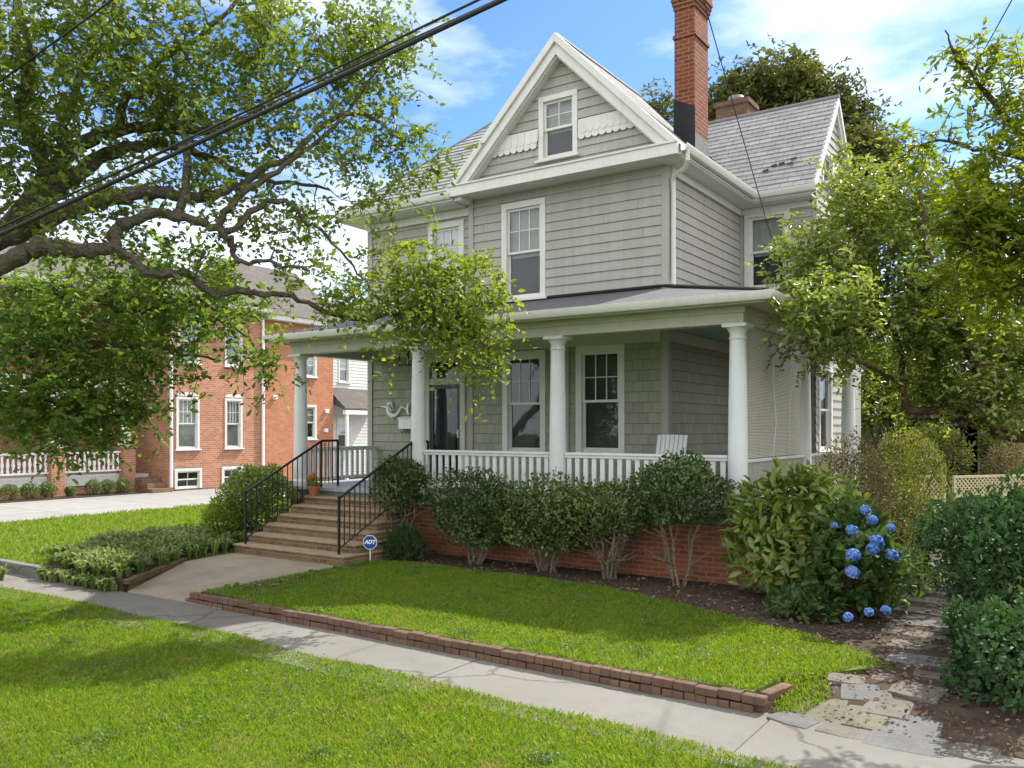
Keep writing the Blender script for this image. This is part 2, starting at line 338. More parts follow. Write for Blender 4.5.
# cloud cover: thin wisps to the north west over the house, added bright cloud over the unseen rest of the sky to lift the shade
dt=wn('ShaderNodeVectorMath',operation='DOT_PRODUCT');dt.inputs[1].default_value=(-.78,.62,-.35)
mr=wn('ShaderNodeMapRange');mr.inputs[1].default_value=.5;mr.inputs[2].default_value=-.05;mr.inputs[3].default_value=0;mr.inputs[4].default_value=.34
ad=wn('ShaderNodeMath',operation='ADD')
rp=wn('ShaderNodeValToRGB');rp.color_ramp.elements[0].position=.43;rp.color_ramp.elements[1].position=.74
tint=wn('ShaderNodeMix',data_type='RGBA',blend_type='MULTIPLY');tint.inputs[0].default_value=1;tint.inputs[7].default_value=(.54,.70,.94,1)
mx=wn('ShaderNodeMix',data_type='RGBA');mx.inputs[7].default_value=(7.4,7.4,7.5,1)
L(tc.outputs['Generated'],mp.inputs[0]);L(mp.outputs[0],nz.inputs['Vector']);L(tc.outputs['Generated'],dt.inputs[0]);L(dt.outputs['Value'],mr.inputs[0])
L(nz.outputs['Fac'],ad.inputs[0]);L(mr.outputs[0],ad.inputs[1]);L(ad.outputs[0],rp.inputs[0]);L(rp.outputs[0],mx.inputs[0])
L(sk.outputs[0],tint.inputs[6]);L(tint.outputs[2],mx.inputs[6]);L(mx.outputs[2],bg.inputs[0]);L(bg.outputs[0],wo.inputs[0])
sl=bpy.data.lights.new('sun','SUN');sl.energy=5.0;sl.angle=R(.5);sl.color=(1,.95,.86);so=bpy.data.objects.new('sun',sl);COL.objects.link(so)
sd=Vector((math.sin(SUN_AZ)*math.cos(SUN_EL),math.cos(SUN_AZ)*math.cos(SUN_EL),math.sin(SUN_EL)))
so.rotation_euler=sd.to_track_quat('Z','Y').to_euler();so.location=sd*40
SC.view_settings.view_transform='Standard';SC.view_settings.look='None';SC.view_settings.exposure=.8;SC.view_settings.gamma=1
SC.render.engine='CYCLES';SC.cycles.max_bounces=8;SC.cycles.diffuse_bounces=4;SC.cycles.transparent_max_bounces=16;SC.cycles.use_denoising=True
# ------------------------------------------------------------------ ground and paving
def sheet(name,poly,z,mat,depth=.2,kind='structure'):
    b=MB();b.prism([(x,y,z) for x,y in poly],(0,0,-depth));return tag(b.build(name,mat),kind=kind)
def ccw(p): return p
g=MB();g.add([(-250,-250,-.22),(250,-250,-.22),(250,250,-.22),(-250,250,-.22)],[(0,1,2,3)]);tag(g.build('ground',M['ground']),kind='structure')
P_PARK=[(-40,-30),(20,-30),(20,-5.98),(2.3,-5.86),(1.2,-5.76),(.1,-5.79),(-1.3,-5.66),(-2.4,-5.70),(-4,-5.57),(-5.3,-5.63),(-7,-5.56),(-9.4,-5.62),(-40,-5.7)]
sheet('verge_lawn',P_PARK,-.15,M['turfsoil'],.05)
# sidewalk slabs
sw=MB();xs=[-40,-30,-20,-16.5,-13,-9.7,-6.3,-4.05,-1.0,2.0,5.2,8.5,12,20]
for i in range(len(xs)-1):
    a,b_=xs[i]+.006,xs[i+1]-.006;sw.box(a,b_,-6.05,-4.80,-.21,-.135-.004*(i%3))
tag(sw.build('sidewalk',M['concrete'],bevel=.008),kind='structure')
P_LAWN=[(-5.7,-4.68),(1.80,-4.78),(1.88,-4.3),(1.96,-4.82),(2.2,-4.74),(2.33,-4.4),(2.2,-3.95),(2.36,-3.5),(2.6,-3.3),(2.35,-3.0),(1.75,-2.6),(.9,-2.3),(-.2,-1.75),(-1.45,-1.38),(-3.3,-1.22),(-5.2,-1.2),(-5.7,-1.55)]
sheet('front_lawn',[(-5.7,-4.68),(1.80,-4.78),(1.88,-4.2),(2.3,-3.7),(2.6,-3.3)]+P_LAWN[-8:],.0,M['turfsoil'],.2)
P_BED=[(-5.72,-1.55),(-5.2,-1.2),(-3.3,-1.22),(-1.45,-1.38),(-.2,-1.75),(.9,-2.3),(1.6,-2.75),(2.3,-3.3),(2.5,-3.7),(3.2,-4.05),(20,-4.05),(20,30),(.2,30),(.2,-.1),(-5.72,-.1)]
sheet('garden_bed',P_BED,-.006,M['soil'],.2)
b=MB();b.add([(1.8,-4.84,-.15),(20,-4.84,-.15),(20,-4.04,-.008),(3.2,-4.04,-.008),(2.45,-3.7,-.008),(1.9,-4.3,-.05)],[(0,1,2,3,4,5)]);tag(b.build('garden_slope',M['soil']),kind='structure')
P_WALK=[(-7.25,-4.79),(-5.15,-4.79),(-5.6,-3.6),(-5.75,-2.0),(-8.45,-2.0),(-8.3,-3.1)]
b=MB();b.prism([(x,y,-.13 if y<-4.5 else (-.012)) for x,y in P_WALK],(0,0,-.2));tag(b.build('front_walk',M['aggregate']),kind='structure')
P_STRIP=[(-5.14,-4.79),(-5.0,-4.70),(-5.69,-4.6),(-5.71,-1.6),(-5.74,-2.0),(-5.59,-3.6)]
sheet('soil_strip',[(-5.7,-4.7),(-5.58,-3.6),(-5.72,-1.9),(-5.5,-1.6),(-5.3,-2.6),(-4.9,-4.0),(-4.9,-4.66)],.012,M['soil'],.05)
P_SIDE=[(-16.85,-4.78),(-9.4,-4.78),(-9.4,-4.7),(-7.35,-4.7),(-8.32,-3.1),(-8.47,-2.0),(-8.47,-.3),(-9.1,-.3),(-9.1,30),(-16.85,30)]
sheet('side_lawn',P_SIDE,-.01,M['turfsoil'],.15)
P_GC=[(-7.4,-4.82),(-8.4,-3.05),(-8.6,-2.0),(-9.0,-.9),(-10.6,-.35),(-11.6,-2.2),(-9.9,-4.6),(-9.35,-4.82)]
sheet('cover_bed',[(-7.35,-4.795),(-8.32,-3.1)]+P_GC[2:-1]+[(-9.35,-4.795)],.004,M['soil'],.2)
sheet('driveway',[(-22.2,-4.78),(-16.9,-4.78),(-16.9,-1.9),(-16.7,1.0),(-16.85,4.4),(-16.2,7),(-13,9),(-11.5,12),(-11.5,24),(-22.2,24)],.0,M['drive'],.15)
sheet('shrub_bed',[(-23.4,-4.7),(-22.2,-4.7),(-22.25,4.9),(-23.4,4.9)],.03,M['soil'],.2)
b=MB();b.box(-11.4,-9.4,-4.93,-4.79,-.2,.03);tag(b.build('kerb',M['concrete'],bevel=.02),kind='structure')
# brick edgings: individual weathered bricks in one thing each
def edging(name,label,p0,p1,courses=2,z0=-.16,ret=None):
    T=thing(name,label,'edging',(p0[0],p0[1],z0))
    mb=MB();pts=[p0,p1]+([ret] if ret else [])
    for k in range(len(pts)-1):
        a=Vector((*pts[k],0));c=Vector((*pts[k+1],0));d=c-a;n=max(2,int(d.length/.205));d.normalize();s=Vector((-d.y,d.x,0))
        for cs in range(courses):
            for i in range(n):
                q=a+(d*(.205*(i+(.5 if cs%2 else 0))))
                rz=random.uniform(-.03,.03);h=.07+random.uniform(-.006,.006);off=random.uniform(-.008,.008)
                lift=random.uniform(-.004,.006)
                mb.M=Matrix.Translation(q+Vector((0,0,z0+cs*.075+lift)))@Matrix((d,s,Vector((0,0,1)))).transposed().to_4x4()@Matrix.Rotation(rz,4,'Z')
                mb.box(.004,.199,off-.05,off+.05,0,h)
    mb.M=None
    o=mb.build('brick_course',M['edgebrick'],T,bevel=.008)
    return T
edging('brick_edging','low weathered two course brick edging along the sidewalk front of the shaded lawn',(-5.95,-4.72),(1.86,-4.84),2,-.15,(1.98,-4.25))
edging('brick_edging','short brick edging beside the ground cover left of the front walk',(-7.3,-4.78),(-8.4,-3.05),1,-.04)
# grass
def in_poly(P,x,y):
    c=np.zeros(len(x),bool);n=len(P)
    for i in range(n):
        x0,y0=P[i];x1,y1=P[(i+1)%n]
        t=((y0>y)!=(y1>y))&(x<(x1-x0)*(y-y0)/((y1-y0) or 1e-9)+x0);c^=t
    return c
def grass(name,poly,z,dens,h,wd,bbox,excl=None,thin=None):
    x0,x1,y0,y1=bbox;n=int((x1-x0)*(y1-y0)*dens)
    x=rng.uniform(x0,x1,n);y=rng.uniform(y0,y1,n);k=in_poly(poly,x,y)
    if excl: k&=~in_poly(excl,x,y)
    # only what can be seen by a visitor near the photographer
    d=np.stack([x,y],1)-CAM[:2];D=d@FW[:2];Rr=d@RT[:2];k&=(D>2.5)&(np.abs(Rr)<D*.85+1.5)
    x,y,D=x[k],y[k],D[k];n=len(x)
    pt=np.sin(x*1.7+1.3*np.sin(y*1.1))*np.sin(y*2.1+x*.6)+.5*np.sin(x*4.3+y*3.7)
    keep=rng.random(n)<np.clip(.92-.22*(pt>1.05),.2,1)
    x,y,pt=x[keep],y[keep],pt[keep];n=len(x)
    H=h*rng.uniform(.55,1.3,n)*(1+.18*pt);a=rng.uniform(0,2*np.pi,n);ln=rng.uniform(.1,.75,n);W=wd*rng.uniform(.7,1.3,n)
    b=a+np.pi/2+rng.normal(0,.5,n)
    V=np.zeros((n,4,3));z0=np.full(n,z)-(.14*np.clip((-4.04-y)/.8,0,1)*(x>1.9) if z==0 else 0)
    V[:,0]=np.stack([x-np.cos(a)*W/2,y-np.sin(a)*W/2,z0],1);V[:,1]=np.stack([x+np.cos(a)*W/2,y+np.sin(a)*W/2,z0],1)
    V[:,3]=np.stack([x+np.cos(b)*H*ln*.35-np.cos(a)*W*.35,y+np.sin(b)*H*ln*.35-np.sin(a)*W*.35,z0+H*.6],1)
    V[:,2]=np.stack([x+np.cos(b)*H*ln,y+np.sin(b)*H*ln,z0+H*(1-.3*ln)],1)
    F=np.arange(n*4).reshape(n,4)
    o=link_mesh(name,np_mesh(name,V.reshape(-1,3),F,(0,0,0)),LF['grass']);return tag(o,kind='stuff')
tag(grass('verge_grass',P_PARK,-.15,5200,.048,.0065,(-9,2.6,-10.5,-5.5)),'bright mown verge grass in front of the sidewalk','grass')
tag(grass('verge_grass',P_PARK,-.15,500,.07,.016,(-30,-9,-14,-5.5)),'mown verge grass farther along the sidewalk to the left','grass')
tag(grass('lawn_grass',P_LAWN,0,4000,.045,.0085,(-6,2.7,-4.8,-1.1)),'mown lawn grass behind the brick edging','grass')
tag(grass('lawn_grass',P_SIDE,-.01,420,.08,.02,(-17,-8.4,-4.8,14),P_GC),'sunlit lawn grass between the front steps and the driveway','grass')
# leaf builder ------------------------------------------------------
def unit(v): return v/np.maximum(np.linalg.norm(v,axis=1,keepdims=True),1e-9)
def leaves(c,d,nrm,ln,wd,fold=.25,droop=.15):
    """one small folded leaf per row: base c, direction d, normal nrm -> V,F (quads around the midrib)"""
    n=len(c);d=unit(d);s=unit(np.cross(d,nrm));u=np.cross(s,d)
    ln=np.broadcast_to(ln,(n,)).reshape(n,1);wd=np.broadcast_to(wd,(n,)).reshape(n,1)
    V=np.zeros((n,6,3))
    V[:,0]=c;V[:,1]=c+d*ln*.35+s*wd*.5+u*wd*fold;V[:,2]=c+d*ln*.72+s*wd*.36+u*(wd*fold*.7-ln*droop*.4)
    V[:,3]=c+d*ln-u*ln*droop;V[:,4]=c+d*ln*.72-s*wd*.36+u*(wd*fold*.7-ln*droop*.4);V[:,5]=c+d*ln*.35-s*wd*.5+u*wd*fold
    i=np.arange(n)[:,None]*6
    F=np.concatenate([i+np.array([[0,1,2,3]]),i+np.array([[0,3,4,5]])],0)
    return V.reshape(-1,3),F
def leaf_obj(name,VF,mat,parent):
    V=[];F=[];n=0
    for v,f in VF: V.append(v);F.append(f+n);n+=len(v)
    return link_mesh(name,np_mesh(name,np.concatenate(V),np.concatenate(F),tuple(ORG[parent.name])),mat,parent)
def rnd_dir(n):
    v=rng.normal(size=(n,3));return unit(v)
def lumpy(d,seed,amp=.12,f=3.0):
    r=np.random.default_rng(seed);o=np.zeros(len(d))
    for k in range(5):
        w=r.normal(size=3)*f*(1+.5*k);o+=np.sin(d@w+r.uniform(0,6.28))/(1+.4*k)
    return 1+amp*o/1.6
def bush(name,label,cat,base,rad,zc,n,ln,wd,mat,seed=1,amp=.12,stems=None,barkm=None,group=None,shell=.72,up=.35,box=0,cull=None,low=.66,wild=.8):
    """shrub: unequal lumpy crown of separate leaves and forked woody stems"""
    T=thing(name,label,cat,base,group);bx,by,bz=base;n=int(n*1.7)
    d=rnd_dir(n);d[:,2]=np.abs(d[:,2])*np.where(rng.random(n)<low,1,-1);r=lumpy(d,seed,amp)
    q=rng.random(n);rr=np.where(q<shell,rng.uniform(.84,1.06,n),rng.uniform(.3,.9,n))*r
    dd=d.copy()
    if box: dd=np.sign(d)*np.abs(d)**(1-box);dd/= (np.linalg.norm(dd,axis=1,keepdims=True)**.6)
    c=np.stack([dd[:,0]*rad[0],dd[:,1]*rad[1],dd[:,2]*rad[2]],1)*rr[:,None]+np.array((bx,by,bz+zc))
    c=c[c[:,2]>bz+.03] if cull is None else c[c[:,2]>bz+cull]
    # thin gaps
    g=np.sin(c[:,0]*9+seed)*np.sin(c[:,1]*8+2*seed)*np.sin(c[:,2]*10+seed);c=c[(g<.55)|(rng.random(len(c))<.4)]
    n=len(c);o=unit(c-np.array((bx,by,bz+zc*.7)))
    dr=unit(o*.7+rnd_dir(n)*wild+np.array((0,0,up)));nr=unit(o*.8+rnd_dir(n)*.6+np.array((0,0,.5)))
    leaf_obj('foliage',[leaves(c,dr,nr,ln*rng.uniform(.45,1.3,n),wd*rng.uniform(.7,1.2,n))],mat,T)
    ns=stems or 6;mb=MB()
    for k in range(ns):
        a=rng.uniform(0,6.28);p0=np.array((bx+.06*math.cos(a),by+.06*math.sin(a),bz-.05))
        e=np.array((bx+rad[0]*.6*math.cos(a),by+rad[1]*.6*math.sin(a),bz+zc+rng.uniform(-.1,.4)*rad[2]))
        pts=[p0+(e-p0)*t+np.array((rng.normal()*.03,rng.normal()*.03,.10*math.sin(t*3.1)*(-1 if k%2 else 1)*.3)) for t in (0,.25,.5,.75,1)]
        mb.tube(pts,[.024,.02,.016,.012,.007],6)
        for j in (1,2,3):
            q=pts[j];e2=q+np.array((math.cos(a+rng.normal()*.9)*rad[0]*.45,math.sin(a+rng.normal()*.9)*rad[1]*.45,rng.uniform(.2,.6)*rad[2]))
            mb.tube([q,(q+e2)/2+rng.normal(size=3)*.02,e2],[.013,.009,.004],5)
    mb.build('stems',barkm or M['bark2'],T,smooth=True)
    return T
# tree ------------------------------------------------------
def curve(pts,k=5):
    """Catmull-Rom through 3D points"""
    P=[np.array(p,float) for p in pts];P=[2*P[0]-P[1]]+P+[2*P[-1]-P[-2]];o=[]
    for i in range(1,len(P)-2):
        for j in range(k):
            t=j/k;a,b,c,d=P[i-1:i+3]
            o.append(.5*((2*b)+(-a+c)*t+(2*a-5*b+4*c-d)*t*t+(-a+3*b-3*c+d)*t**3))
    o.append(P[-2]);return o
def tree(name,label,cat,base,limbs,blobs,leafmat,ln,wd,barkm,group=None,cl=.5,spn=7,lvs=9,spl=.38,wig=.03,extra=None,twr=.012):
    """limbs: [(points, r0, r1)], blobs: [(centre, radii, clusters)]; leaves hang on sprays that hang on twigs that reach back to a limb"""
    T=thing(name,label,cat,base,group)
    tr=MB();nodes=[];nr=[]
    for i,(pts,r0,r1) in enumerate(limbs):
        c=curve(pts,6);L=len(c);c=[p+(rng.normal(size=3)*wig if 0<k<L-1 else 0) for k,p in enumerate(c)]
        rad=[(r0+(r1-r0)*k/(L-1))*(1+.10*math.sin(k*1.9+i)) for k in range(L)]
        tr.tube(c,rad,10 if r0>.06 else 6);nodes+=c;nr+=rad
    C=[];FL=[]
    for bl in list(blobs)+list(extra[0] if extra else []):
        ctr,rad,n=bl[:3]
        d=rnd_dir(n);r=rng.random(n)**.45;C.append(np.array(ctr)+d*np.array(rad)*r[:,None]);FL.append(np.full(n,len(FL)>=len(blobs)))
    C=np.concatenate(C);FL=np.repeat(np.concatenate(FL),spn);N=np.array(nodes);NRR=np.array(nr)
    order=np.argsort(np.min(np.linalg.norm(C[:,None]-N[None],axis=2),axis=1))
    tw=tr;N=list(N);NRR=list(NRR)
    for ci in order:
        c=C[ci];A=np.array(N);dist=np.linalg.norm(A-c,axis=1);k=int(np.argmin(dist));p=A[k];L=dist[k]
        if L<.05: continue
        m=(p+c)/2+rng.normal(size=3)*.09*L+np.array((0,0,.06*L));r=min(NRR[k]*.6,twr+.012*L)
        q=[p,p*.55+m*.45,m,(m+c)/2+rng.normal(size=3)*.04*L,c]
        tw.tube(q,[r,r*.85,r*.65,r*.5,r*.3],5,False)
        N+=[m,c];NRR+=[r*.65,r*.4]
    n=len(C)*spn
    s0=np.repeat(C,spn,0)+rng.normal(size=(n,3))*cl*.28;sd_=unit(rnd_dir(n)+np.array((0,0,-.05)));sl_=spl*rng.uniform(.6,1.3,n)
    VF=[];VX=[]
    for j in range(lvs):
        t=(j+.6)/lvs;pt=s0+sd_*(sl_*t)[:,None]+np.array((0,0,-1))*(sl_*t*t*.35)[:,None]
        sidev=unit(np.cross(sd_,np.array((0,0,1.0))+rng.normal(size=(n,3))*.2))*(1 if j%2 else -1)
        dr=unit(sd_*.5+sidev*.9+rng.normal(size=(n,3))*.5+np.array((0,0,.0)));nrm=unit(rng.normal(size=(n,3))*.8+np.array((0,0,1.0)))
        ok=rng.random(n)<.93
        for lst,fl in ((VF,ok&~FL),(VX,ok&FL)):
            k=fl.sum()
            if k: lst.append(leaves(pt[fl],dr[fl],nrm[fl],ln*rng.uniform(.45,1.35,k),wd*rng.uniform(.7,1.2,k),.2,.12))
    # spray stalks, three-sided
    e=s0+sd_*sl_[:,None]*.9+np.array((0,0,-1))*(sl_*.28)[:,None];mid=s0+sd_*sl_[:,None]*.5+np.array((0,0,-1))*(sl_*.08)[:,None]
    a=unit(np.cross(sd_,rnd_dir(n)))*.0035;b=unit(np.cross(sd_,a))*.0035
    V=np.stack([s0+a,s0-a*.5+b,s0-a*.5-b,mid+a,mid-a*.5+b,mid-a*.5-b,e],1).reshape(-1,3);i=np.arange(n)[:,None]*7
    tv=tw
    nb=len(tv.v)
    tv.v+=[tuple(x) for x in V]
    for f in ((0,1,4,3),(1,2,5,4),(2,0,3,5)): tv.f+=[tuple(x) for x in (i+np.array([f])+nb)]
    for f in ((3,4,6),(4,5,6),(5,3,6)): tv.f+=[tuple(x) for x in (i+np.array([f])+nb)]
    tw.build('trunk',barkm,T,smooth=True)
    leaf_obj('crown',VF,leafmat,T)
    if VX: leaf_obj('crown',VX,extra[1],T)['label']=extra[2]
    return T
# ------------------------------------------------------------------ lap cladding
def clip(poly,a,b,c):
    """keep a*u+b*v<=c"""
    o=[];n=len(poly)
    for i in range(n):
        p,q=poly[i],poly[(i+1)%n];dp=a*p[0]+b*p[1]-c;dq=a*q[0]+b*q[1]-c
        if dp<=1e-9:o.append(p)
        if (dp<-1e-9 and dq>1e-9) or (dp>1e-9 and dq<-1e-9):
            t=dp/(dp-dq);o.append((p[0]+(q[0]-p[0])*t,p[1]+(q[1]-p[1])*t))
    return o
def area(p): return abs(sum(p[i][0]*p[(i+1)%len(p)][1]-p[(i+1)%len(p)][0]*p[i][1] for i in range(len(p))))/2
def lap(mb,O,U,V,N,poly,exp,th,holes=(),jit=0):
    """convex polygon (u,v) clad in overlapping courses; holes (u0,u1,v0,v1) are cut out"""
    O,U,V,N=[Vector(x) for x in (O,U,V,N)];U.normalize();V.normalize();N.normalize()
    us=sorted({min(p[0] for p in poly),max(p[0] for p in poly),*[h[0] for h in holes],*[h[1] for h in holes]})
    v0=min(p[1] for p in poly);v1=max(p[1] for p in poly)
    for a,b in zip(us[:-1],us[1:]):
        slab=clip(clip(poly,1,0,b),-1,0,-a)
        if len(slab)<3 or area(slab)<1e-6: continue
        hs=sorted([h for h in holes if h[0]<=a+1e-6 and h[1]>=b-1e-6],key=lambda h:h[2]);cuts=[];z=v0-1
        for h in hs: cuts.append((z,h[2]));z=h[3]
        cuts.append((z,v1+1))
        k=math.floor(v0/exp)
        while k*exp<v1:
            ra,rb=k*exp,(k+1)*exp
            for c0,c1 in cuts:
                lo,hi=max(ra,c0),min(rb,c1)
                if hi-lo<1e-4: continue
                full=clip(clip(slab,0,1,hi),0,-1,-lo)
                if len(full)<3 or area(full)<1e-6: continue
                jn=[] if not .02<th<.03 else [b_ for b_ in (((k*37)%11)*.33+v_*3.4+((k*53)%7)*.21-12 for v_ in range(8)) if a+.3<b_<b-.3]
                for p in [clip(clip(full,1,0,e1),-1,0,-e0) for e0,e1 in zip([a-1]+[q_+.002 for q_ in jn],[q_-.002 for q_ in jn]+[b+1])]:
                  if len(p)<3 or area(p)<1e-6: continue
                  off=lambda v:.002+th*(1-(v-ra)/exp)
                  mb.add([O+U*q[0]+V*q[1]+N*off(q[1]) for q in p],[tuple(range(len(p)))])
                  lows=[q for q in p if abs(q[1]-ra)<1e-6]
                  if len(lows)>=2:
                    u0=min(q[0] for q in lows);u1=max(q[0] for q in lows)
                    mb.add([O+U*u0+V*ra+N*.0,O+U*u1+V*ra,O+U*u1+V*ra+N*off(ra),O+U*u0+V*ra+N*off(ra)],[(0,1,2,3)])
            k+=1
def rect(u0,u1,v0,v1): return [(u0,v0),(u1,v0),(u1,v1),(u0,v1)]
# ------------------------------------------------------------------ window
def window(parent,F,w,h,case=.12,rows=2,cols=3,trim='trim',upper='blind',lower='backing',sill=True,mullow=False,arch=False,label=None,name='window'):
    """F frame at the lower left outer corner of the casing; w,h outer size; parts: casing > sash, pane, blind, curtain, sill"""
    b=MB(F);d=.03
    b.box(0,case,-.10,d,0,h-case);b.box(w-case,w,-.10,d,0,h-case);b.box(0,w,-.10,d+.004,h-case,h)
    b.box(case,w-case,-.10,.0,0,.05)
    o=b.build(name,M[trim],parent,bevel=.004)
    if label:o['label']=label
    if sill:
        s=MB(F);s.box(-.05,w+.05,-.05,d+.06,-.05,0);s.build('sill',M[trim],o,bevel=.006)
    iw0,iw1,ih0,ih1=case,w-case,.05,h-case;mid=(ih0+ih1)/2;f=.045
    s=MB(F)
    for (z0,z1,y0,y1) in ((mid-.02,ih1,-.055,-.02),(ih0,mid+.02,-.09,-.055)):
        s.box(iw0,iw0+f,y0,y1,z0,z1);s.box(iw1-f,iw1,y0,y1,z0,z1);s.box(iw0+f,iw1-f,y0,y1,z0,z0+f);s.box(iw0+f,iw1-f,y0,y1,z1-f,z1)
    for (z0,z1,y0,y1,go) in ((mid-.02,ih1,-.05,-.025,True),(ih0,mid+.02,-.085,-.06,mullow)):
        if not go: continue
        W=iw1-iw0-2*f;H=z1-z0-2*f
        for k in range(1,cols):
            u=iw0+f+W*k/cols;s.box(u-.009,u+.009,y0,y1,z0+f,z1-f)
        for k in range(1,rows):
            u=z0+f+H*k/rows;s.box(iw0+f,iw1-f,y0+.002,y1-.002,u-.009,u+.009)
    s.build('sash',M['trim'],o)
    p=MB(F)
    for z0,z1,y in ((mid+.02,ih1-f,-.038),(ih0+f,mid-.02,-.073)): p.box(iw0+f,iw1-f,y-.004,y,z0,z1)
    p.build('pane',M['glass'],o)
    if upper:
        q=MB(F);z=mid-.02 if lower!='dark' else ih0+.01
        if upper=='blind':
            while z<ih1:
                q.add([(iw0,-.135,z),(iw1,-.135,z),(iw1,-.118,z+.03),(iw0,-.118,z+.03)],[(0,1,2,3)]);z+=.032
        else:
            n=14
            q.add([(iw0+(iw1-iw0)*k/n,-.13+.008*math.sin(k*2.1),zz) for zz in (ih0+(mid-ih0)*.9,ih1) for k in range(n+1)],[(k,k+1,n+2+k,n+1+k) for k in range(n)])
        q.build('blind',M['blind' if upper=='blind' else 'blindlt'],o)
    c=MB(F);c.box(iw0-.05,iw1+.05,-.30,-.28,ih0-.05,ih1+.05);c.box(iw0-.04,iw0,-.29,-.10,ih0,ih1);c.box(iw1,iw1+.04,-.29,-.10,ih0,ih1);c.box(iw0-.04,iw1+.04,-.29,-.10,ih1,ih1+.04);c.box(iw0-.04,iw1+.04,-.29,-.10,ih0-.05,ih0-.01)  # box lining behind the panes in place of a room
    c.build('backing',M[lower],o)
    return o
# ================================================================== THE HOUSE
H=thing('house','grey two storey wooden house with a steep front gable, brick chimney and white columned porch','house',(-4.5,2,0))
FL=1.05   # porch floor
# --- upper clapboards
mb=MB();Z=(0,0,1)
lap(mb,(0,2.1,0),(1,0,0),Z,(0,-1,0),rect(-6.29,-2.0,4.3,6.93),.175,.022,[(-5.52,-4.5,4.72,6.62)])
lap(mb,(0,2.22,0),(1,0,0),Z,(0,-1,0),rect(-9.2,-6.29,4.3,6.75),.175,.022,[(-7.5,-6.55,4.72,6.5)])
lap(mb,(-2.0,0,0),(0,1,0),Z,(1,0,0),rect(2.1,5.85,4.3,6.85),.175,.022)
lap(mb,(0,5.85,0),(1,0,0),Z,(0,-1,0),rect(-2.0,-.45,4.3,6.85),.175,.022,[(-1.9,-.95,5.1,6.72)])
lap(mb,(-.45,0,0),(0,1,0),Z,(1,0,0),[(5.85,1.0),(8.9,1.0),(8.9,7.3),(7.38,9.12),(5.85,7.3)],.175,.022,[(6.33,7.24,7.28,7.99),(6.05,7.15,1.72,3.5)])
# gable triangle
lap(mb,(0,1.86,0),(1,0,0),Z,(0,-1,0),[(-6.25,6.86),(-1.75,6.86),(-4.0,9.16)],.175,.022,[(-4.5,-3.66,7.24,8.43)])
mb.build('clapboard_wall',M['siding'],H)
# --- lower shingled walls
mb=MB()
lap(mb,(0,2.1,0),(1,0,0),Z,(0,-1,0),rect(-6.29,-2.0,FL,4.0),.19,.016,[(-5.5,-4.5,1.72,3.7),(-3.83,-2.82,1.74,3.72)])
lap(mb,(0,2.22,0),(1,0,0),Z,(0,-1,0),rect(-9.2,-6.29,FL,4.0),.19,.016,[(-7.6,-6.52,FL,3.72)])
lap(mb,(-2.0,0,0),(0,1,0),Z,(1,0,0),rect(2.1,5.85,FL,4.0),.19,.016)
lap(mb,(0,5.85,0),(1,0,0),Z,(0,-1,0),rect(-2.0,-.45,FL,4.0),.19,.016)
mb.build('shingle_wall',M['shingle'],H)
# plain back and left walls
mb=MB();mb.box(-9.2,-9.15,2.25,9.4,0,6.8);mb.box(-9.2,-.55,9.35,9.4,0,6.8);mb.box(-.52,-.47,8.9,9.4,0,6.8);
mb.build('rear_wall',M['siding'],H)
# corner boards
mb=MB()
for x0,x1,y0,y1,z0,z1 in ((-2.10,-1.965,2.065,2.2,4.35,6.9),(-6.33,-6.21,2.06,2.25,4.35,6.75),(-9.24,-9.1,2.18,2.3,FL,6.75),(-2.10,-1.965,2.065,2.2,FL,3.95),(-6.35,-6.22,2.06,2.25,FL,3.95),(-2.0,-1.93,5.80,5.85,4.4,6.8),(-.5,-.415,5.81,5.93,4.0,6.9),(-4.05,-3.97,2.05,2.1,FL,3.95)):
    mb=MB();mb.box(x0,x1,y0,y1,z0,z1);mb.build('corner_board',M['siding'],H,bevel=.004)
# scalloped band in the gable
mb=MB()
for a,b_ in ((-5.58,-4.53),(-3.63,-2.5)):
    mb=MB()
    mb.box(a,b_,1.815,1.835,7.72,7.84)
    n=int((b_-a)/.14)
    for row in (0,1):
        for k in range(n):
            cx=a+(b_-a)*(k+.5)/n+(.035 if row else 0);pts=[(cx+.072*math.cos(t),1.825-.008*row,7.60+.105*row-.062+.062*(1+math.sin(t))-.06) for t in [math.pi+math.pi*j/8 for j in range(9)]]
            pts=[(cx-.072,1.825-.008*row,7.74+.1*row)]+pts+[(cx+.072,1.825-.008*row,7.74+.1*row)]
            mb.prism(pts,(0,-.016,0))
    mb.build('scalloped_band',M['trim'],H)
# --- roofs
def slate_plane(name,O,U,V,N,poly,exp=.24,th=.022,mat='slate'):
    m=MB();lap(m,O,U,V,N,poly,exp,th);return m
E0=6.9;AP=(-5.6,5.55,E0+.95*3.85)
mb=MB()
# main hip: front
sl_=math.hypot(1,.95);Vf=(0,1/sl_,.95/sl_);Nf=(0,-.95/sl_,1/sl_)
lap(mb,(0,1.7,E0),(1,0,0),Vf,Nf,[(-9.6,0),(-1.6,0),(-5.6,3.85*sl_)],.16,.022)
# front gable right slope: eave x=-1.58 z 6.97 -> ridge x=-4 z 9.42
kx=2.45/2.42;sg=math.hypot(1,kx);ridge=2.42*sg
lap(mb,(-1.58,0,6.97),(0,1,0),(-1/sg,0,kx/sg),(kx/sg,0,1/sg),[(1.66,0),(3.6,0),(5.2,ridge),(1.66,ridge)],.16,.004)
lap(mb,(-6.42,0,6.97),(0,1,0),(1/sg,0,kx/sg),(-kx/sg,0,1/sg),[(1.66,0),(2.2,0),(4.6,ridge),(1.66,ridge)],.16,.022)
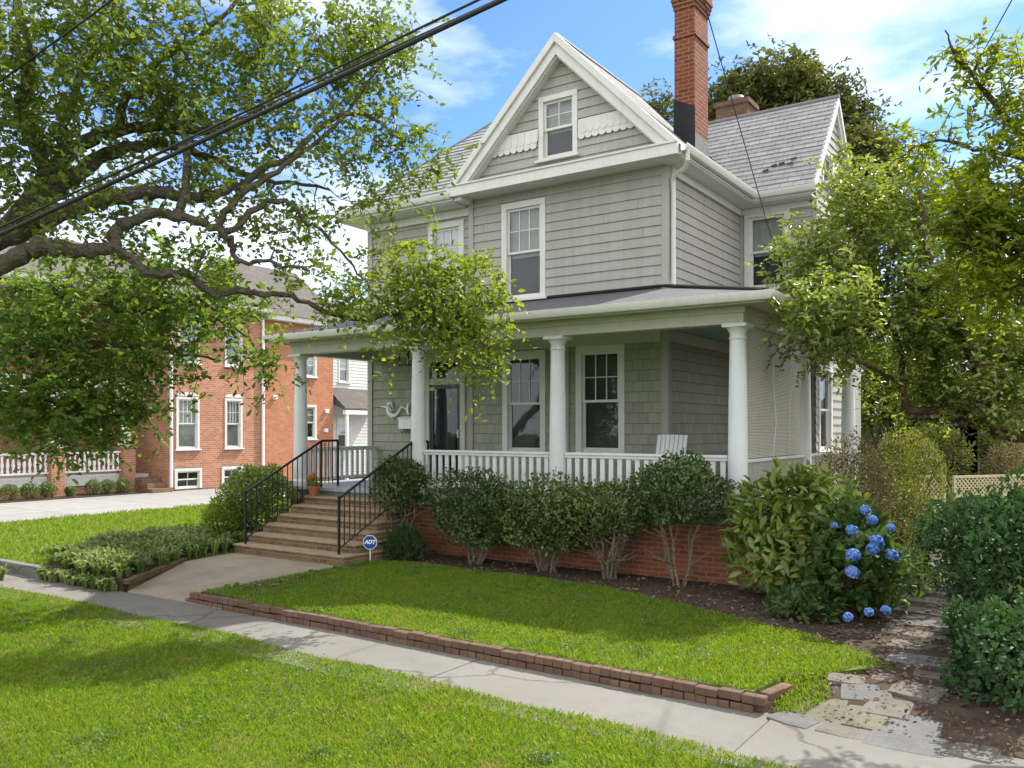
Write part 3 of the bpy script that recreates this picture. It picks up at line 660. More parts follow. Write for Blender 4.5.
# main hip right and left, back
slx=math.hypot(1,3.66/4)
lap(mb,(-1.6,0,E0-.01),(0,1,0),(-1/slx,0,.915/slx),(.915/slx,0,1/slx),[(1.7,0),(9.4,0),(5.55,4*slx)],.16,.022)
mb.add([(-9.6,1.7,E0),(-9.6,9.4,E0),AP],[(0,1,2)]);mb.add([(-9.6,9.4,E0),(-1.6,9.4,E0),AP],[(0,1,2)])
# wing: front slope
WE=7.02;WR=9.32;kw=(WR-WE)/1.96;sw_=math.hypot(1,kw)
lap(mb,(0,5.42,WE),(1,0,0),(0,1/sw_,kw/sw_),(0,-kw/sw_,1/sw_),[(-1.62,0),(-.36,0),(-.36,1.96*sw_),(-4.0,1.96*sw_)],.16,.022)
mb.add([(-.36,9.34,WE),(-1.6,9.34,WE),(-4,7.38,WR),(-.36,7.38,WR)],[(0,1,2,3)])
RO=mb.build('roof',M['slate'],H)
mb=MB()
mb.tube([(-4.0,1.62,9.44),(-4.0,5.2,9.44)],.03,8);mb.tube([(-.34,7.38,9.34),(-4.0,7.38,9.34)],.05,8);mb.tube([(-9.6,1.7,E0+.02),AP],.035,8);mb.tube([(-1.6,1.7,E0+.02),AP],.035,8)
mb.build('ridge_cap',M['tin'],RO,smooth=True)
# missing slates on the wing
mb=MB()
for u,v in ((-1.35,.75),(-1.2,.78),(-1.02,.72),(-1.5,.62),(-.98,.88)):
    p=Vector((0,5.4,WE))+Vector((0,1/sw_,kw/sw_))*v+Vector((u,0,0))+Vector((0,-kw/sw_,1/sw_))*.034
    mb=MB();mb.prism([p,p+Vector((.13,0,0)),p+Vector((.11,.05,.06)),p+Vector((.0,.035,.042))],(0,-.004,.004));mb.build('broken_slate',M['flash'],RO)
# rake boards and cornices
mb=MB()
# front gable: fascia base and rakes (stepped profile)
mb.box(-6.53,-1.60,1.60,1.70,6.81,7.03);mb.box(-6.53,-1.57,1.575,1.60,7.0,7.035)
mb.box(-6.52,-1.60,1.70,2.12,6.82,6.85)
for s,x0 in ((1,-6.47),(-1,-1.58)):
    dx,dz=s*1/sg,kx/sg;nx,nz=-dz*s*s,dx if s==1 else -dx
    n=Vector((-s*kx/sg,0,1/sg))
    a=Vector((x0,0,6.99));b_=Vector((-4.0,0,9.43))
    # mitred at the ridge: extend by using vertical cut
    def strip(o0,o1,y0,y1):
        pa=[a-n*o0,a-n*o1]; 
        # ends at x=-4 vertical plane
        dirv=(b_-a)
        qs=[]
        for p in (a-n*o0,a-n*o1):
            t=(-4.0-p.x)/dirv.x;qs.append(p+dirv*t)
        # bottom ends cut level at z=7.10
        ps=[]
        for p in (a-n*o0,a-n*o1):
            t=(7.035-p.z)/dirv.z;ps.append(p+dirv*t)
        poly=[Vector((v.x,y0,v.z)) for v in (ps[0],qs[0],qs[1],ps[1])]
        mb.prism(poly,(0,y1-y0,0))
    strip(-.02,.10,1.58,1.70);strip(.101,.255,1.63,1.75);strip(.256,.28,1.68,1.86)
    mb.prism([Vector((p.x,1.75,p.z)) for p in (a-n*.02,Vector((-4,0,(a-n*.02).z+(abs(-4-(a-n*.02).x))*kx)),Vector((-4,0,(a-n*.05).z+(abs(-4-(a-n*.05).x))*kx)),a-n*.05)],(0,.30,0))
mb.box(-6.43,-6.24,1.705,2.2,6.74,6.90)
mb.build('gable_trim',M['trim'],H,bevel=.006)
mb=MB()
# left section cornice
mb.box(-9.6,-6.44,1.72,2.25,6.72,6.76);mb.box(-9.64,-6.44,1.66,1.74,6.74,6.905)
mb.box(-9.62,-9.16,2.252,9.4,6.722,6.758);mb.box(-9.64,-9.58,1.70,9.4,6.74,6.90)
mb.box(-9.2,-6.35,2.14,2.2,6.55,6.715)
mb.build('cornice',M['trim'],H,bevel=.006);mb=MB()
mb.box(-2.0,-1.6,5.442,5.86,6.802,6.838);mb.box(-1.66,-1.56,5.38,5.46,6.80,6.975)
mb.box(-2.0,-1.60,1.74,5.44,6.80,6.84);mb.box(-1.63,-1.57,1.72,5.40,6.82,6.98);mb.box(-1.975,-1.93,2.2,5.8,6.66,6.798)
# wing front cornice
mb.box(-1.6,-.42,5.44,5.85,6.80,6.84);mb.box(-1.57,-.32,5.40,5.44,6.82,6.98);mb.box(-1.93,-.56,5.80,5.825,6.68,6.798)
mb.build('cornice',M['trim'],H,bevel=.006)
mb=MB()
for s,y0 in ((1,5.42),(-1,9.34)):
    n=Vector((0,-s*kw/sw_,1/sw_));a=Vector((0,y0,WE));dirv=Vector((0,7.38-y0,WR-WE))
    for o0,o1,xa,xb in ((-.01,.10,-.40,-.34),(.101,.22,-.44,-.38)):
        qs=[];
        for p in (a-n*o0,a-n*o1):
            t=(7.38-p.y)/dirv.y;qs.append(p+dirv*t)
        ps=[a-n*o0,a-n*o1+dirv*.06]
        mb.prism([Vector((xa,v.y,v.z)) for v in (ps[0],qs[0],qs[1],ps[1])],(xb-xa,0,0))
    p=a-n*.03;q=p+dirv;r_=a-n*.06;mb.prism([(-.44,p.y,p.z),(-.44,q.y,q.z),(-.44,q.y,q.z-.03),(-.44,p.y,p.z-.03)],(-.03,0,0))
mb.build('wing_gable_trim',M['trim'],H,bevel=.005)
# gutters (half round-ish troughs)
def gutter(mb,a,b,out,ma=0,mb_=0):
    a=Vector(a);b=Vector(b);o=Vector(out);dv=(b-a).normalized()
    prof=[(0,.0),(0,-.09),(.03,-.115),(.085,-.105),(.12,-.05),(.125,.01),(.11,.01),(.10,-.045),(.075,-.09),(.03,-.10),(.012,-.08),(.012,0)]
    L=len(prof);vs=[p+o*u+dv*(u*k)+Vector((0,0,v)) for p,k in ((a,-ma),(b,mb_)) for u,v in prof]
    mb.add(vs,[(i,(i+1)%L,L+(i+1)%L,L+i) for i in range(L)]+[tuple(range(L))[::-1],tuple(range(L,2*L))])
mb=MB()
gutter(mb,(-1.57,1.66,6.97),(-1.57,5.38,6.97),(1,0,0));gutter(mb,(-1.46,5.40,6.97),(-.30,5.40,6.97),(0,-1,0));gutter(mb,(-9.62,1.68,6.89),(-6.46,1.68,6.89),(0,-1,0))
gutter(mb,(-9.42,-.47,4.02),(.55,-.47,4.02),(0,-1,0),0,1);gutter(mb,(.55,-.47,4.02),(.55,7.3,4.02),(1,0,0),1,0)
mb.build('gutter',M['trim'],H,smooth=True)
mb=MB()
mb.tube([(-1.50,1.78,6.90),(-1.50,1.80,6.74),(-1.60,1.95,6.66),(-1.86,2.07,6.60),(-1.91,2.14,6.52),(-1.91,2.16,6.3),(-1.91,2.16,4.70)],.042,8)
d1=mb.build('downspout',M['trim'],H,smooth=True)
# --- windows
window(H,FRONT(-5.52,2.1,4.72),1.02,1.90,cols=3,rows=2,upper='shade',lower='backing')
window(H,FRONT(-7.5,2.22,4.72),.95,1.78,cols=3,rows=2,upper='shade',lower='backing')
window(H,FRONT(-4.5,1.86,7.24),.84,1.19,case=.10,cols=2,rows=2,upper='shade',lower='backing')
window(H,FRONT(-5.5,2.1,1.72),1.0,1.98,trim='trim',cols=3,rows=2,upper='blind',lower='dark')
window(H,FRONT(-3.83,2.1,1.74),1.01,1.98,trim='trim',cols=3,rows=2,upper='blind',lower='dark')
window(H,FRONT(-1.9,5.85,5.1),.95,1.62,cols=1,rows=1,upper='shade',lower='backing')
window(H,SIDE(-.45,6.33,7.28),.91,.72,case=.09,cols=2,rows=1,upper='shade',lower='backing')
window(H,SIDE(-.45,6.05,1.72),1.1,1.78,cols=1,rows=1,upper='shade',lower='backing')
# --- door
F=FRONT(-7.6,2.22,FL);b=MB(F)
b.box(0,.13,-.1,.03,0,2.67);b.box(.95,1.08,-.1,.03,0,2.67);b.box(-.03,1.11,-.1,.045,2.54,2.70);b.box(.13,.95,-.1,.02,2.06,2.19);b.box(.13,.95,-.1,.03,0,.05)
D=b.build('front_door',M['ctrim'],H,bevel=.004)
D['label']='glazed black storm door under a transom'
b=MB(F)
b.box(.14,.22,-.05,-.005,.05,2.06);b.box(.86,.94,-.05,-.005,.05,2.06);b.box(.22,.86,-.05,-.005,1.97,2.06);b.box(.22,.86,-.05,-.005,.05,.22)
b.build('storm_frame',M['doorblk'],D)
b=MB(F);b.box(.22,.86,-.03,-.024,.22,1.97);b.box(.14,.94,-.03,-.024,2.19,2.54);b.build('pane',M['doorglass'],D)
b=MB(F);b.box(.10,.98,-.36,-.34,0,2.6);b.box(.1,.14,-.35,-.1,0,2.6);b.box(.94,.98,-.35,-.1,0,2.6)
b.build('hall',M['dark'],D)
b=MB(F);b.box(.36,.42,-.30,-.26,.1,1.9);b.box(.44,.80,-.32,-.30,.95,1.75);b.build('inner_door',M['backing'],D)
b=MB(F);b.box(.885,.915,.0,.03,.95,1.12);b.tube([(.90,.03,.98),(.90,.055,1.02),(.90,.055,1.08),(.90,.03,1.10)],.008,6);b.build('handle',M['column'],D)
# --- porch deck, skirt and foundation
mb=MB();mb.prism([(x,y,FL) for x,y in ((-9.2,-.22),(.22,-.22),(.22,5.84),(-2,5.84),(-2,2.2),(-9.2,2.2))],(0,0,-.06));mb.build('porch_floor',M['deck'],H)
mb=MB();mb.box(-9.15,.16,-.17,-.10,.84,.99);mb.box(.10,.16,-.10,7.3,.84,.99);mb.box(-9.15,-9.09,-.10,2.2,.84,.99);mb.build('porch_skirt',M['band'],H,bevel=.004)
mb=MB();mb.box(-9.12,-8.5,-.13,.1,-.2,.84);mb.box(-6.15,.13,-.13,.1,-.2,.84);mb.box(-.1,.13,.1,7.3,-.2,.84);mb.box(-9.12,-8.9,.1,2.2,-.2,.84);mb.box(-9.2,-.55,2.3,9.38,-.2,1.0)
mb.build('brick_foundation',M['brick'],H)
# ceiling, frieze beam, soffit, fascia
mb=MB();mb.box(-9.1,.1,-.1,2.2,3.93,3.95);mb.box(-2,.1,2.2,5.84,3.93,3.95);mb.build('porch_ceiling',M['ceil'],H)
mb=MB()
mb.box(-9.12,.12,-.12,.12,3.67,3.91);mb.box(-.12,.12,.12,7.3,3.67,3.91);mb.box(-9.12,-8.88,.12,2.2,3.67,3.91)
mb.box(-9.15,.15,-.15,-.12,3.82,3.91);mb.box(.12,.15,-.12,7.3,3.82,3.91)
mb.box(-9.4,.53,-.45,-.12,3.91,3.925);mb.box(.12,.53,-.12,7.3,3.91,3.925);mb.box(-9.4,-9.12,-.12,2.2,3.91,3.925)
mb.build('porch_beam',M['ctrim'],H,bevel=.005)
mb=MB();mb.box(-9.42,.55,-.47,-.44,3.89,4.02);mb.box(.52,.55,-.44,7.3,3.89,4.02);mb.box(-9.42,-9.39,-.44,2.2,3.89,4.02);mb.box(-9.42,-9.2,-.42,2.2,4.0,4.02)
mb.box(-9.0,-2.1,2.04,2.09,3.72,3.92);mb.box(-1.99,-1.95,2.1,5.8,3.72,3.92)
mb.build('porch_fascia',M['ctrim'],H,bevel=.004)
mb=MB()
zr=4.03;mb.add([(-9.45,-.5,zr),(.58,-.5,zr),(-2,2.1,4.66),(-9.2,2.1,4.66)],[(0,1,2,3)]);mb.add([(.58,-.5,zr),(.58,7.3,zr),(-2,7.3,4.66),(-2,2.1,4.66)],[(0,1,2,3)])
mb.add([(-9.45,-.5,zr),(-9.2,2.1,4.66),(-9.45,2.1,zr)],[(0,1,2)])
mb.add([(-9.45,-.5,zr-.02),(.58,-.5,zr-.02),(.58,7.3,zr-.02),(-9.45,7.3,zr-.02)],[(0,1,2,3)])
mb.build('porch_roof',M['metalroof'],H)
mb=MB();mb.tube([(.50,-.42,4.06),(-2.0,2.08,4.69)],.03,6);mb.tube([(-9.2,2.09,4.69),(-2.0,2.06,4.69)],.025,6);mb.build('roof_flashing',M['flash'],H)
# --- columns
def col_bm(x,y,z0=FL,z1=3.67):
    m=MB();h=z1-z0
    m.box(x-.185,x+.185,y-.185,y+.185,z0,z0+.06)
    prof=[(.17,.06),(.18,.085),(.17,.11),(.15,.118),(.142,.14)]+[(.138-.024*max(0,(t-.3)/.7)**1.3,.14+(h-.36)*t) for t in [k/10 for k in range(11)]]+[(.128,h-.215),(.128,h-.195),(.114,h-.185),(.115,h-.12),(.135,h-.095),(.155,h-.06),(.16,h-.05)]
    m.lathe(prof,(x,y,z0),24);m.box(x-.175,x+.175,y-.175,y+.175,z1-.05,z1);return m
c0=col_bm(0,0).build('porch_column',M['column'],H,smooth=True,at=(0,0,0))
for x,y in ((-2.97,0),(-5.9,0),(-8.98,0),(0,3.32),(.06,6.4)): copy_part(c0,H,(x,y,0))
# --- front railings
bal=MB();bal.box(-.037,.037,-.014,.014,0,.55);balo=None
def railing(a,b,n,label=None):
    global balo
    a=Vector((*a,0));b=Vector((*b,0));d=(b-a);L=d.length;d.normalize();s=Vector((-d.y,d.x,0))
    X=Matrix.Translation(a)@Matrix((d,s,Vector((0,0,1)))).transposed().to_4x4()
    m=MB(X);m.box(0,L,-.045,.045,1.77,1.81);m.box(0,L,-.03,.03,1.725,1.77);m.box(0,L,-.035,.035,1.13,1.19)
    r=m.build('railing',M['column'],H,bevel=.005)
    for k in range(n):
        p=a+d*(L*(k+.5)/n);p.z=1.185
        if balo is None:
            balo=bal.build('baluster',M['column'],r,at=p)
        else:
            o=copy_part(balo,r,p)
        (balo if k==0 and len(r.children)==1 else o).rotation_euler.z=math.atan2(d.y,d.x)
    return r
railing((-5.76,0),(-3.11,0),18);railing((-2.83,0),(-.14,0),18);railing((-9.0,.14),(-9.0,2.16),13)
# --- side bay half wall with vertical boards
mb=MB()
y=.16
while y<7.2:
    mb.box(-.03,.03,y,y+.084,.99,1.70);y+=.09
mb.build('beadboard_wall',M['siding'],H,bevel=.004)
mb=MB();mb.box(-.06,.07,.14,7.25,1.70,1.745);mb.build('half_wall_cap',M['trim'],H,bevel=.004)
# --- steps
mb=MB();ms=MB()
for i in range(6):
    y0=-2.05+.31*i;z=.15*(i+1)
    mb.box(-8.45+.015*i,-5.72-.06*i,y0+.025,-.2,z-.15 if i else -.15,z-.035)
    ms.box(-8.47+.015*i,-5.70-.06*i,y0,-.18,z-.035,z)
S=mb.build('steps',M['stepbrick'],H);ms.build('tread',M['stepnose'],S,bevel=.008)
# --- iron handrails
ib=MB();ib.box(-.007,.007,-.007,.007,0,.80);ibo=None
def handrail(x):
    global ibo
    m=MB();sl=.9/1.86
    ya,za=-1.92,1.06;yb,zb=-.12,1.06+.88
    m.tube([(x,ya,za),(x,yb,zb),(x,yb+.05,zb+.012),(x,.32,zb+.012)],.024,8)
    m.tube([(x,ya,za-.82),(x,yb,zb-.82)],.012,6)
    m.box(x-.017,x+.017,ya-.017,ya+.017,.13,za);m.box(x-.017,x+.017,.31,.345,FL,zb+.01)
    m.box(x-.017,x+.017,yb-.017,yb+.017,FL-.15,zb)
    m.ball((x,ya,za+.02),.028)
    h=m.build('handrail',M['iron'],H,smooth=True)
    for k in range(1,15):
        t=k/15;p=Vector((x,ya+(yb-ya)*t,za-.82+(zb-za)*t))
        if ibo is None: ibo=ib.build('baluster',M['iron'],h,at=p)
        else: copy_part(ibo,h,p)
    for k in range(3):copy_part(ibo,h,(x,-.02+.1*k,FL+.07))
handrail(-8.27);handrail(-5.95)
# --- chimneys
mb=MB();cx0,cx1,cy0,cy1=-2.28,-1.88,3.05,3.72
mb.box(cx0,cx1,cy0,cy1,7.06,9.42);mb.box(cx0-.025,cx1+.025,cy0-.025,cy1+.025,9.42,9.49);mb.box(cx0+.002,cx1-.002,cy0+.002,cy1-.002,9.49,9.96)
for k in range(4): mb.box(cx0-.018*(k+1),cx1+.018*(k+1),cy0-.018*(k+1),cy1+.018*(k+1),9.96+.075*k,10.035+.075*k)
mb.box(cx0-.06,cx1+.06,cy0-.06,cy1+.06,10.26,10.36)
CH=mb.build('chimney',M['chimbrick'],H,bevel=.006)
mb=MB();mb.prism([(cx0-.01,cy0-.012,7.3),(cx1+.012,cy0-.012,7.08),(cx1+.012,cy0-.012,8.10),(cx0-.01,cy0-.012,8.32)],(0,.009,0));mb.build('tar_flashing',M['flash'],CH)
mb=MB();mb.box(cx1+.002,cx1+.012,cy0-.01,cy1+.02,7.06,7.62);mb.build('metal_flashing',M['tin'],CH)
mb=MB();mb.box(-4.55,-3.65,11.2,12.0,7,11.15);mb.box(-4.60,-3.60,11.15,12.05,11.15,11.28);mb.build('rear_chimney',M['edgebrick'],H);
mb=MB();mb.lathe([(.22,11.28),(.24,11.42),(.2,11.5)],(-4.1,11.6,0),20);mb.build('rear_chimney_cap',M['tin'],H)
mb=MB();mb.box(-7,-1,9.4,12.6,0,6.6);mb.build('rear_addition',M['siding'],H)
mb=MB();mb.add([(-7.3,9.3,6.6),(-.7,9.3,6.6),(-.7,12.9,6.6),(-7.3,12.9,6.6),(-4,9.3,8.8),(-4,12.9,8.8)],[(0,4,5,3),(1,2,5,4),(2,3,5),(0,1,4)]);mb.build('rear_roof',M['slate'],H)
# --- things on the porch
BL=thing('porch_blind','bleached slatted roll-down blind hung across the side bay of the porch','blind',(.02,1.7,1.74))
mb=MB();n=86
for k in range(n):
    z=1.76+(3.655-1.76)*k/n;bul=.025*math.sin(k*.11)
    yR=3.12-.05*(1-k/n)+.10*math.sin(k/n*3.14)*.35
    mb.box(.015+bul*.4,.021+bul*.4,.18,yR,z,z+.0165)
mb.build('slats',M['bamboo'],BL)
mb=MB();mb.tube([(.035,1.45,3.66),(.045,1.5,2.9),(.05,1.62,2.3),(.035,1.5,1.76)],.007,6);mb.tube([(.035,2.35,3.66),(.045,2.38,2.8),(.035,2.35,1.76)],.005,6);mb.build('cord',M['white'],BL)
mb=MB();mb.tube([(.02,.16,3.655),(.02,3.14,3.655)],.03,10);mb.build('roller',M['bamboo'],BL)
# chair
T=thing('porch_chair','white slatted rocking chair on the porch by the dark side wall','chair',(-1.55,1.0,FL))
X=Matrix.Translation((-1.66,1.0,FL))@Matrix.Rotation(R(-4),4,'Z')
m=MB(X)
for k in range(7):
    u=-.24+.08*k;m.prism([(u-.033,.30,.38),(u+.033,.30,.38),(u+.033,.47,1.04-.002*abs(k-3)),(u-.033,.47,1.04-.002*abs(k-3))],(0,.018,.0))
m.build('backrest',M['column'],T)
m=MB(X)
for k in range(6): m.box(-.27,.27,-.22+.09*k,-.14+.09*k,.40-.01*k,.42-.01*k)
m.build('seat',M['column'],T)
for s in (-1,1):
    m=MB(X);m.box(s*.31-.045,s*.31+.045,-.26,.36,.62,.645);m.build('armrest',M['column'],T,bevel=.006)
    m=MB(X);m.box(s*.29-.02,s*.29+.02,-.22,-.17,.05,.62);m.build('leg',M['column'],T)
    m=MB(X);m.box(s*.29-.02,s*.29+.02,.24,.29,.05,.62);m.build('leg',M['column'],T)
    m=MB(X);m.tube([(s*.29,-.42,.10),(s*.29,-.2,.035),(s*.29,.1,.03),(s*.29,.4,.07),(s*.29,.6,.16)],.022,8);m.build('rocker',M['column'],T)
# flower pot on the top step
T=thing('flower_pot','terracotta pot of orange flowers on the top porch step','flower pot',(-8.15,-.42,.90))
mb=MB();mb.lathe([(.07,0),(.105,.15),(.12,.15),(.12,.19),(.105,.19),(.09,.15)],(-8.15,-.42,.90),18);mb.build('pot',M['terracotta'],T,smooth=True)
c=rnd_dir(90)*np.array((.11,.11,.10))+np.array((-8.15,-.42,1.16));leaf_obj('plant',[leaves(c,unit(rnd_dir(90)+np.array((0,0,.6))),rnd_dir(90),.07,.035)],LF['light'],T)
c=rnd_dir(130)*np.array((.075,.075,.06))+np.array((-8.17,-.43,1.27));leaf_obj('blossom',[leaves(c,rnd_dir(130),rnd_dir(130),.035,.03)],LF['pinkbl'],T)
# mailbox
T=thing('mailbox','small white wall mailbox beside the front door below the ornament','mailbox',(-8.05,2.16,2.2))
mb=MB();mb.box(-8.24,-7.82,2.08,2.195,2.18,2.40);mb.build('box',M['white'],T,bevel=.01)
mb=MB();mb.prism([(-8.25,2.06,2.395),(-8.25,2.2,2.44),(-8.25,2.2,2.46),(-8.25,2.05,2.42)],(.44,0,0));mb.build('lid',M['white'],T)
mb=MB()
for x in (-8.15,-8.05,-7.95): mb.tube([(x,2.17,2.18),(x,2.12,2.10),(x,2.07,2.12),(x,2.07,2.15)],.008,6)
mb.build('paper_hook',M['iron'],T)
# mermaid ornament
T=thing('mermaid_ornament','white mermaid shaped wall ornament mounted left of the front door','wall ornament',(-8.35,2.17,2.6))
Y=2.16;mb=MB()
body=curve([(-8.55,Y,2.68),(-8.53,Y,2.58),(-8.44,Y,2.47),(-8.30,Y,2.46),(-8.19,Y,2.56),(-8.10,Y,2.66),(-8.0,Y,2.62),(-7.95,Y,2.60)],4)
L=len(body);mb.tube(body,[.045+.035*math.sin(min(1,i/L*2.2)*3.1)*.8-.03*(i/L) for i in range(L)],8)
mb.prism([(-7.97,Y-.012,2.61),(-7.90,Y-.012,2.75),(-7.87,Y-.012,2.74),(-7.90,Y-.012,2.62),(-7.87,Y-.012,2.47),(-7.91,Y-.012,2.48)],(0,.024,0))
mb.ball((-8.53,Y,2.74),(.045,.035,.05));mb.tube([(-8.55,Y,2.66),(-8.68,Y,2.665),(-8.80,Y,2.675)],[.022,.018,.012],6);mb.tube([(-8.50,Y,2.78),(-8.44,Y,2.75),(-8.40,Y,2.64)],[.04,.035,.012],6);mb.tube([(-8.50,Y,2.64),(-8.42,Y,2.58),(-8.36,Y,2.62)],[.02,.016,.012],6)
mb.v=[(-8.82+(v[0]+8.80)*.88,v[1],2.62+(v[2]-2.62)*.92) for v in mb.v]
mb.build('figure',M['white'],T,smooth=True)
# hanging lantern
T=thing('porch_lantern','black hanging lantern under the porch ceiling in front of the door','lantern',(-6.93,.9,3.93))
mb=MB();x,y=-6.93,.9
mb.box(x-.13,x+.13,y-.13,y+.13,3.42,3.44);mb.box(x-.14,x+.14,y-.14,y+.14,3.70,3.73)
for a in (-1,1):
    for b_ in (-1,1): mb.box(x+a*.12-.012,x+a*.12+.012,y+b_*.12-.012,y+b_*.12+.012,3.44,3.70)
mb.box(x-.05,x+.05,y-.05,y+.05,3.73,3.80);mb.tube([(x,y,3.8),(x,y,3.94)],.014,6)
mb.build('cage',M['iron'],T);mb=MB();mb.tube([(x,y,3.45),(x,y,3.60)],.025,8);mb.build('lamp_candle',M['white'],T)
T=thing('flood_light','small grey twin floodlight on the side wall beside the tall window','wall lamp',(-.5,7.35,3.3))
mb=MB();mb.box(-.43,-.39,7.30,7.40,3.30,3.40);mb.build('plate',M['tin'],T)
for s in (-1,1):
    mb=MB();mb.tube([(-.39,7.35,3.35),(-.33,7.35+s*.06,3.33),(-.25,7.35+s*.10,3.28)],[.02,.035,.055],10);mb.build('lamp_head',M['tin'],T,smooth=True)
# security sign
T=thing('yard_sign','small round blue security sign on a stake at the lawn edge by the steps','sign',(-5.62,-1.55,0))
X=Matrix.Translation((-5.62,-1.55,0))@Matrix.Rotation(R(25),4,'Z')
mb=MB(X);oct_=lambda r,y:[(r*math.cos(R(22.5+45*k)),y,.33+r*math.sin(R(22.5+45*k))) for k in range(8)]
mb.prism(oct_(.125,0),(0,.012,0));SB=mb.build('border',M['white'],T)
mb=MB(X);mb.prism(oct_(.113,-.003),(0,.002,0));mb.build('panel',M['signblue'],T)
mb=MB(X);mb.box(-.008,.008,.013,.025,-.1,.40);mb.build('stake',M['white'],T)
fc=bpy.data.curves.new('lettering','FONT');fc.body='ADT';fc.size=.088;fc.align_x='CENTER';fc.align_y='CENTER';fc.extrude=.001;fc.offset=.004;fc.shear=.25
fo=bpy.data.objects.new('lettering',fc);COL.objects.link(fo);bpy.context.view_layer.update()
me=bpy.data.meshes.new_from_object(fo.evaluated_get(bpy.context.evaluated_depsgraph_get()));bpy.data.objects.remove(fo)
me.transform(Matrix.Translation(-Vector((-5.62,-1.55,0)))@X@Matrix.Translation((0,-.006,.335))@Matrix.Rotation(R(90),4,'X'));me.materials.clear();me.materials.append(M['white'])
link_mesh('lettering',me,None,T)
# ================================================================== NEIGHBOUR
N=thing('brick_house','orange brick two storey house across the driveway with arched windows','house',(-26,7,0))
mb=MB();NX=-22.3
def nwall(mb,x,y0,y1,z0,z1,holes):
    lap(mb,(x,0,0),(0,1,0),Z,(1,0,0),rect(y0,y1,z0,z1),50,.0,holes)
nh=[(6.31,7.25,1.45,3.3),(8.33,9.12,1.45,3.3),(8.33,9.12,4.5,6.1),(6.36,7.25,4.5,6.1),(6.25,7.35,.03,.82),(8.2,9.15,.03,.82)]
nwall(mb,NX,6.0,10.05,0,6.7,nh);
lap(mb,(0,6.0,0),(1,0,0),Z,(0,-1,0),rect(-27,NX,0,6.7),50,0);lap(mb,(NX-3.4,0,0),(0,1,0),Z,(1,0,0),rect(-3,6,0,6.7),50,0,[(3.6,4.6,1.5,3.4),(1.0,2.0,1.5,3.4),(-2,-1,1.5,3.4)]);
mb.box(-30,NX-3.4,-3.05,-3,0,6.7)
mb.build('wall',M['nbrick'],N)
mb=MB();nwall(mb,NX-.12,10.05,13.9,0,6.5,[(12.25,12.95,4.3,5.3),(12.25,12.95,1.75,3.15)]);mb.build('rear_wall',M['nbrick2'],N)
for y0,y1,z0,z1,up in ((6.31,7.25,1.45,3.3,1),(8.33,9.12,1.45,3.3,1),(8.33,9.12,4.5,6.1,1),(6.36,7.25,4.5,6.1,1)):
    window(N,SIDE(NX,y0,z0),y1-y0,z1-z0,case=.09,rows=2,cols=4,upper='shade',lower='blindlt')
    m=MB(SIDE(NX,y0,z1));w_=y1-y0;m.prism([(w_/2-w_/2*math.cos(math.pi*k/10),-.02,.03+.14*math.sin(math.pi*k/10)) for k in range(11)],(0,.06,0));m.build('window_arch',M['trim'],N)
for y0,y1,z0,z1 in ((12.25,12.95,4.3,5.3),(12.25,12.95,1.75,3.15)):
    window(N,SIDE(NX-.12,y0,z0),y1-y0,z1-z0,case=.09,rows=2,cols=1,upper='shade',lower='backing')
for y0,y1 in ((6.25,7.35),(8.2,9.15)):
    window(N,SIDE(NX,y0,.05),y1-y0,.72,case=.1,rows=1,cols=2,upper=None,lower='backing',sill=False,mullow=True,name='basement_window')
for y in (3.6,1.0,-2): window(N,SIDE(NX-3.4,y,1.5),1.0,1.9,case=.1,upper='shade',lower='backing')
mb=MB()
for y in (6.08,10.05):
    mb=MB();mb.tube([(NX+.06,y,.15),(NX+.06,y,6.5)],.055,8);mb.build('downspout',M['white'],N,smooth=True)
mb=MB();mb.box(NX-.1,NX+.45,-3.2,10.2,6.62,6.8);mb.box(NX-.2,NX+.25,10.2,14.1,6.42,6.62);mb.build('cornice',M['trim'],N)
mb=MB();mb.add([(NX+.5,-3.3,6.8),(NX+.5,10.4,6.8),(-26.5,7.4,9.0),(-26.5,0,9.0),(-31,-3.3,6.8),(-31,10.4,6.8)],[(0,1,2,3),(1,5,2),(0,3,4),(2,5,4,3)])
mb.add([(NX+.3,9.9,6.62),(NX+.3,14.3,6.62),(-25.2,14.3,9.1),(-25.2,9.9,9.1),(-28.5,14.3,6.62),(-28.5,9.9,6.62)],[(0,1,2,3),(1,4,2),(2,4,5,3),(0,3,5)])
mb.build('roof',M['shinglebrown'],N)
# porch
mb=MB();mb.box(-25.7,-23.35,-3,5.95,.30,.60);mb.build('porch_floor',M['trim'],N)
mb=MB();mb.box(-23.52,-23.40,-3,4.84,-.1,.34);mb.build('porch_base',M['nbrick'],N)
for y in (5.06,2.62,.2,-2.2):
    mb=MB();mb.box(-23.52,-23.08,y-.22,y+.22,-.1,1.5);mb.box(-23.57,-23.03,y-.27,y+.27,1.5,1.58);mb.build('pier',M['nbrick'],N,bevel=.01)
    mb=MB();mb.box(-23.49,-23.11,y-.19,y+.19,1.58,1.68);mb.lathe([(.19,1.68),(.17,1.74),(.155,1.8),(.12,3.1),(.15,3.2)],(-23.3,y,0),16);mb.box(-23.49,-23.11,y-.19,y+.19,3.2,3.3);mb.build('porch_column',M['white'],N,smooth=True)
mb=MB();mb.box(-23.5,-23.1,-3,5.3,3.3,3.7);mb.box(-25.7,-22.9,-3,5.9,3.7,3.85);mb.build('porch_roof',M['trim'],N)
nb=MB();nb.lathe([(.035,0),(.05,.06),(.03,.12),(.055,.25),(.03,.4),(.04,.5),(.03,.56)],(0,0,0),8);nbo=None
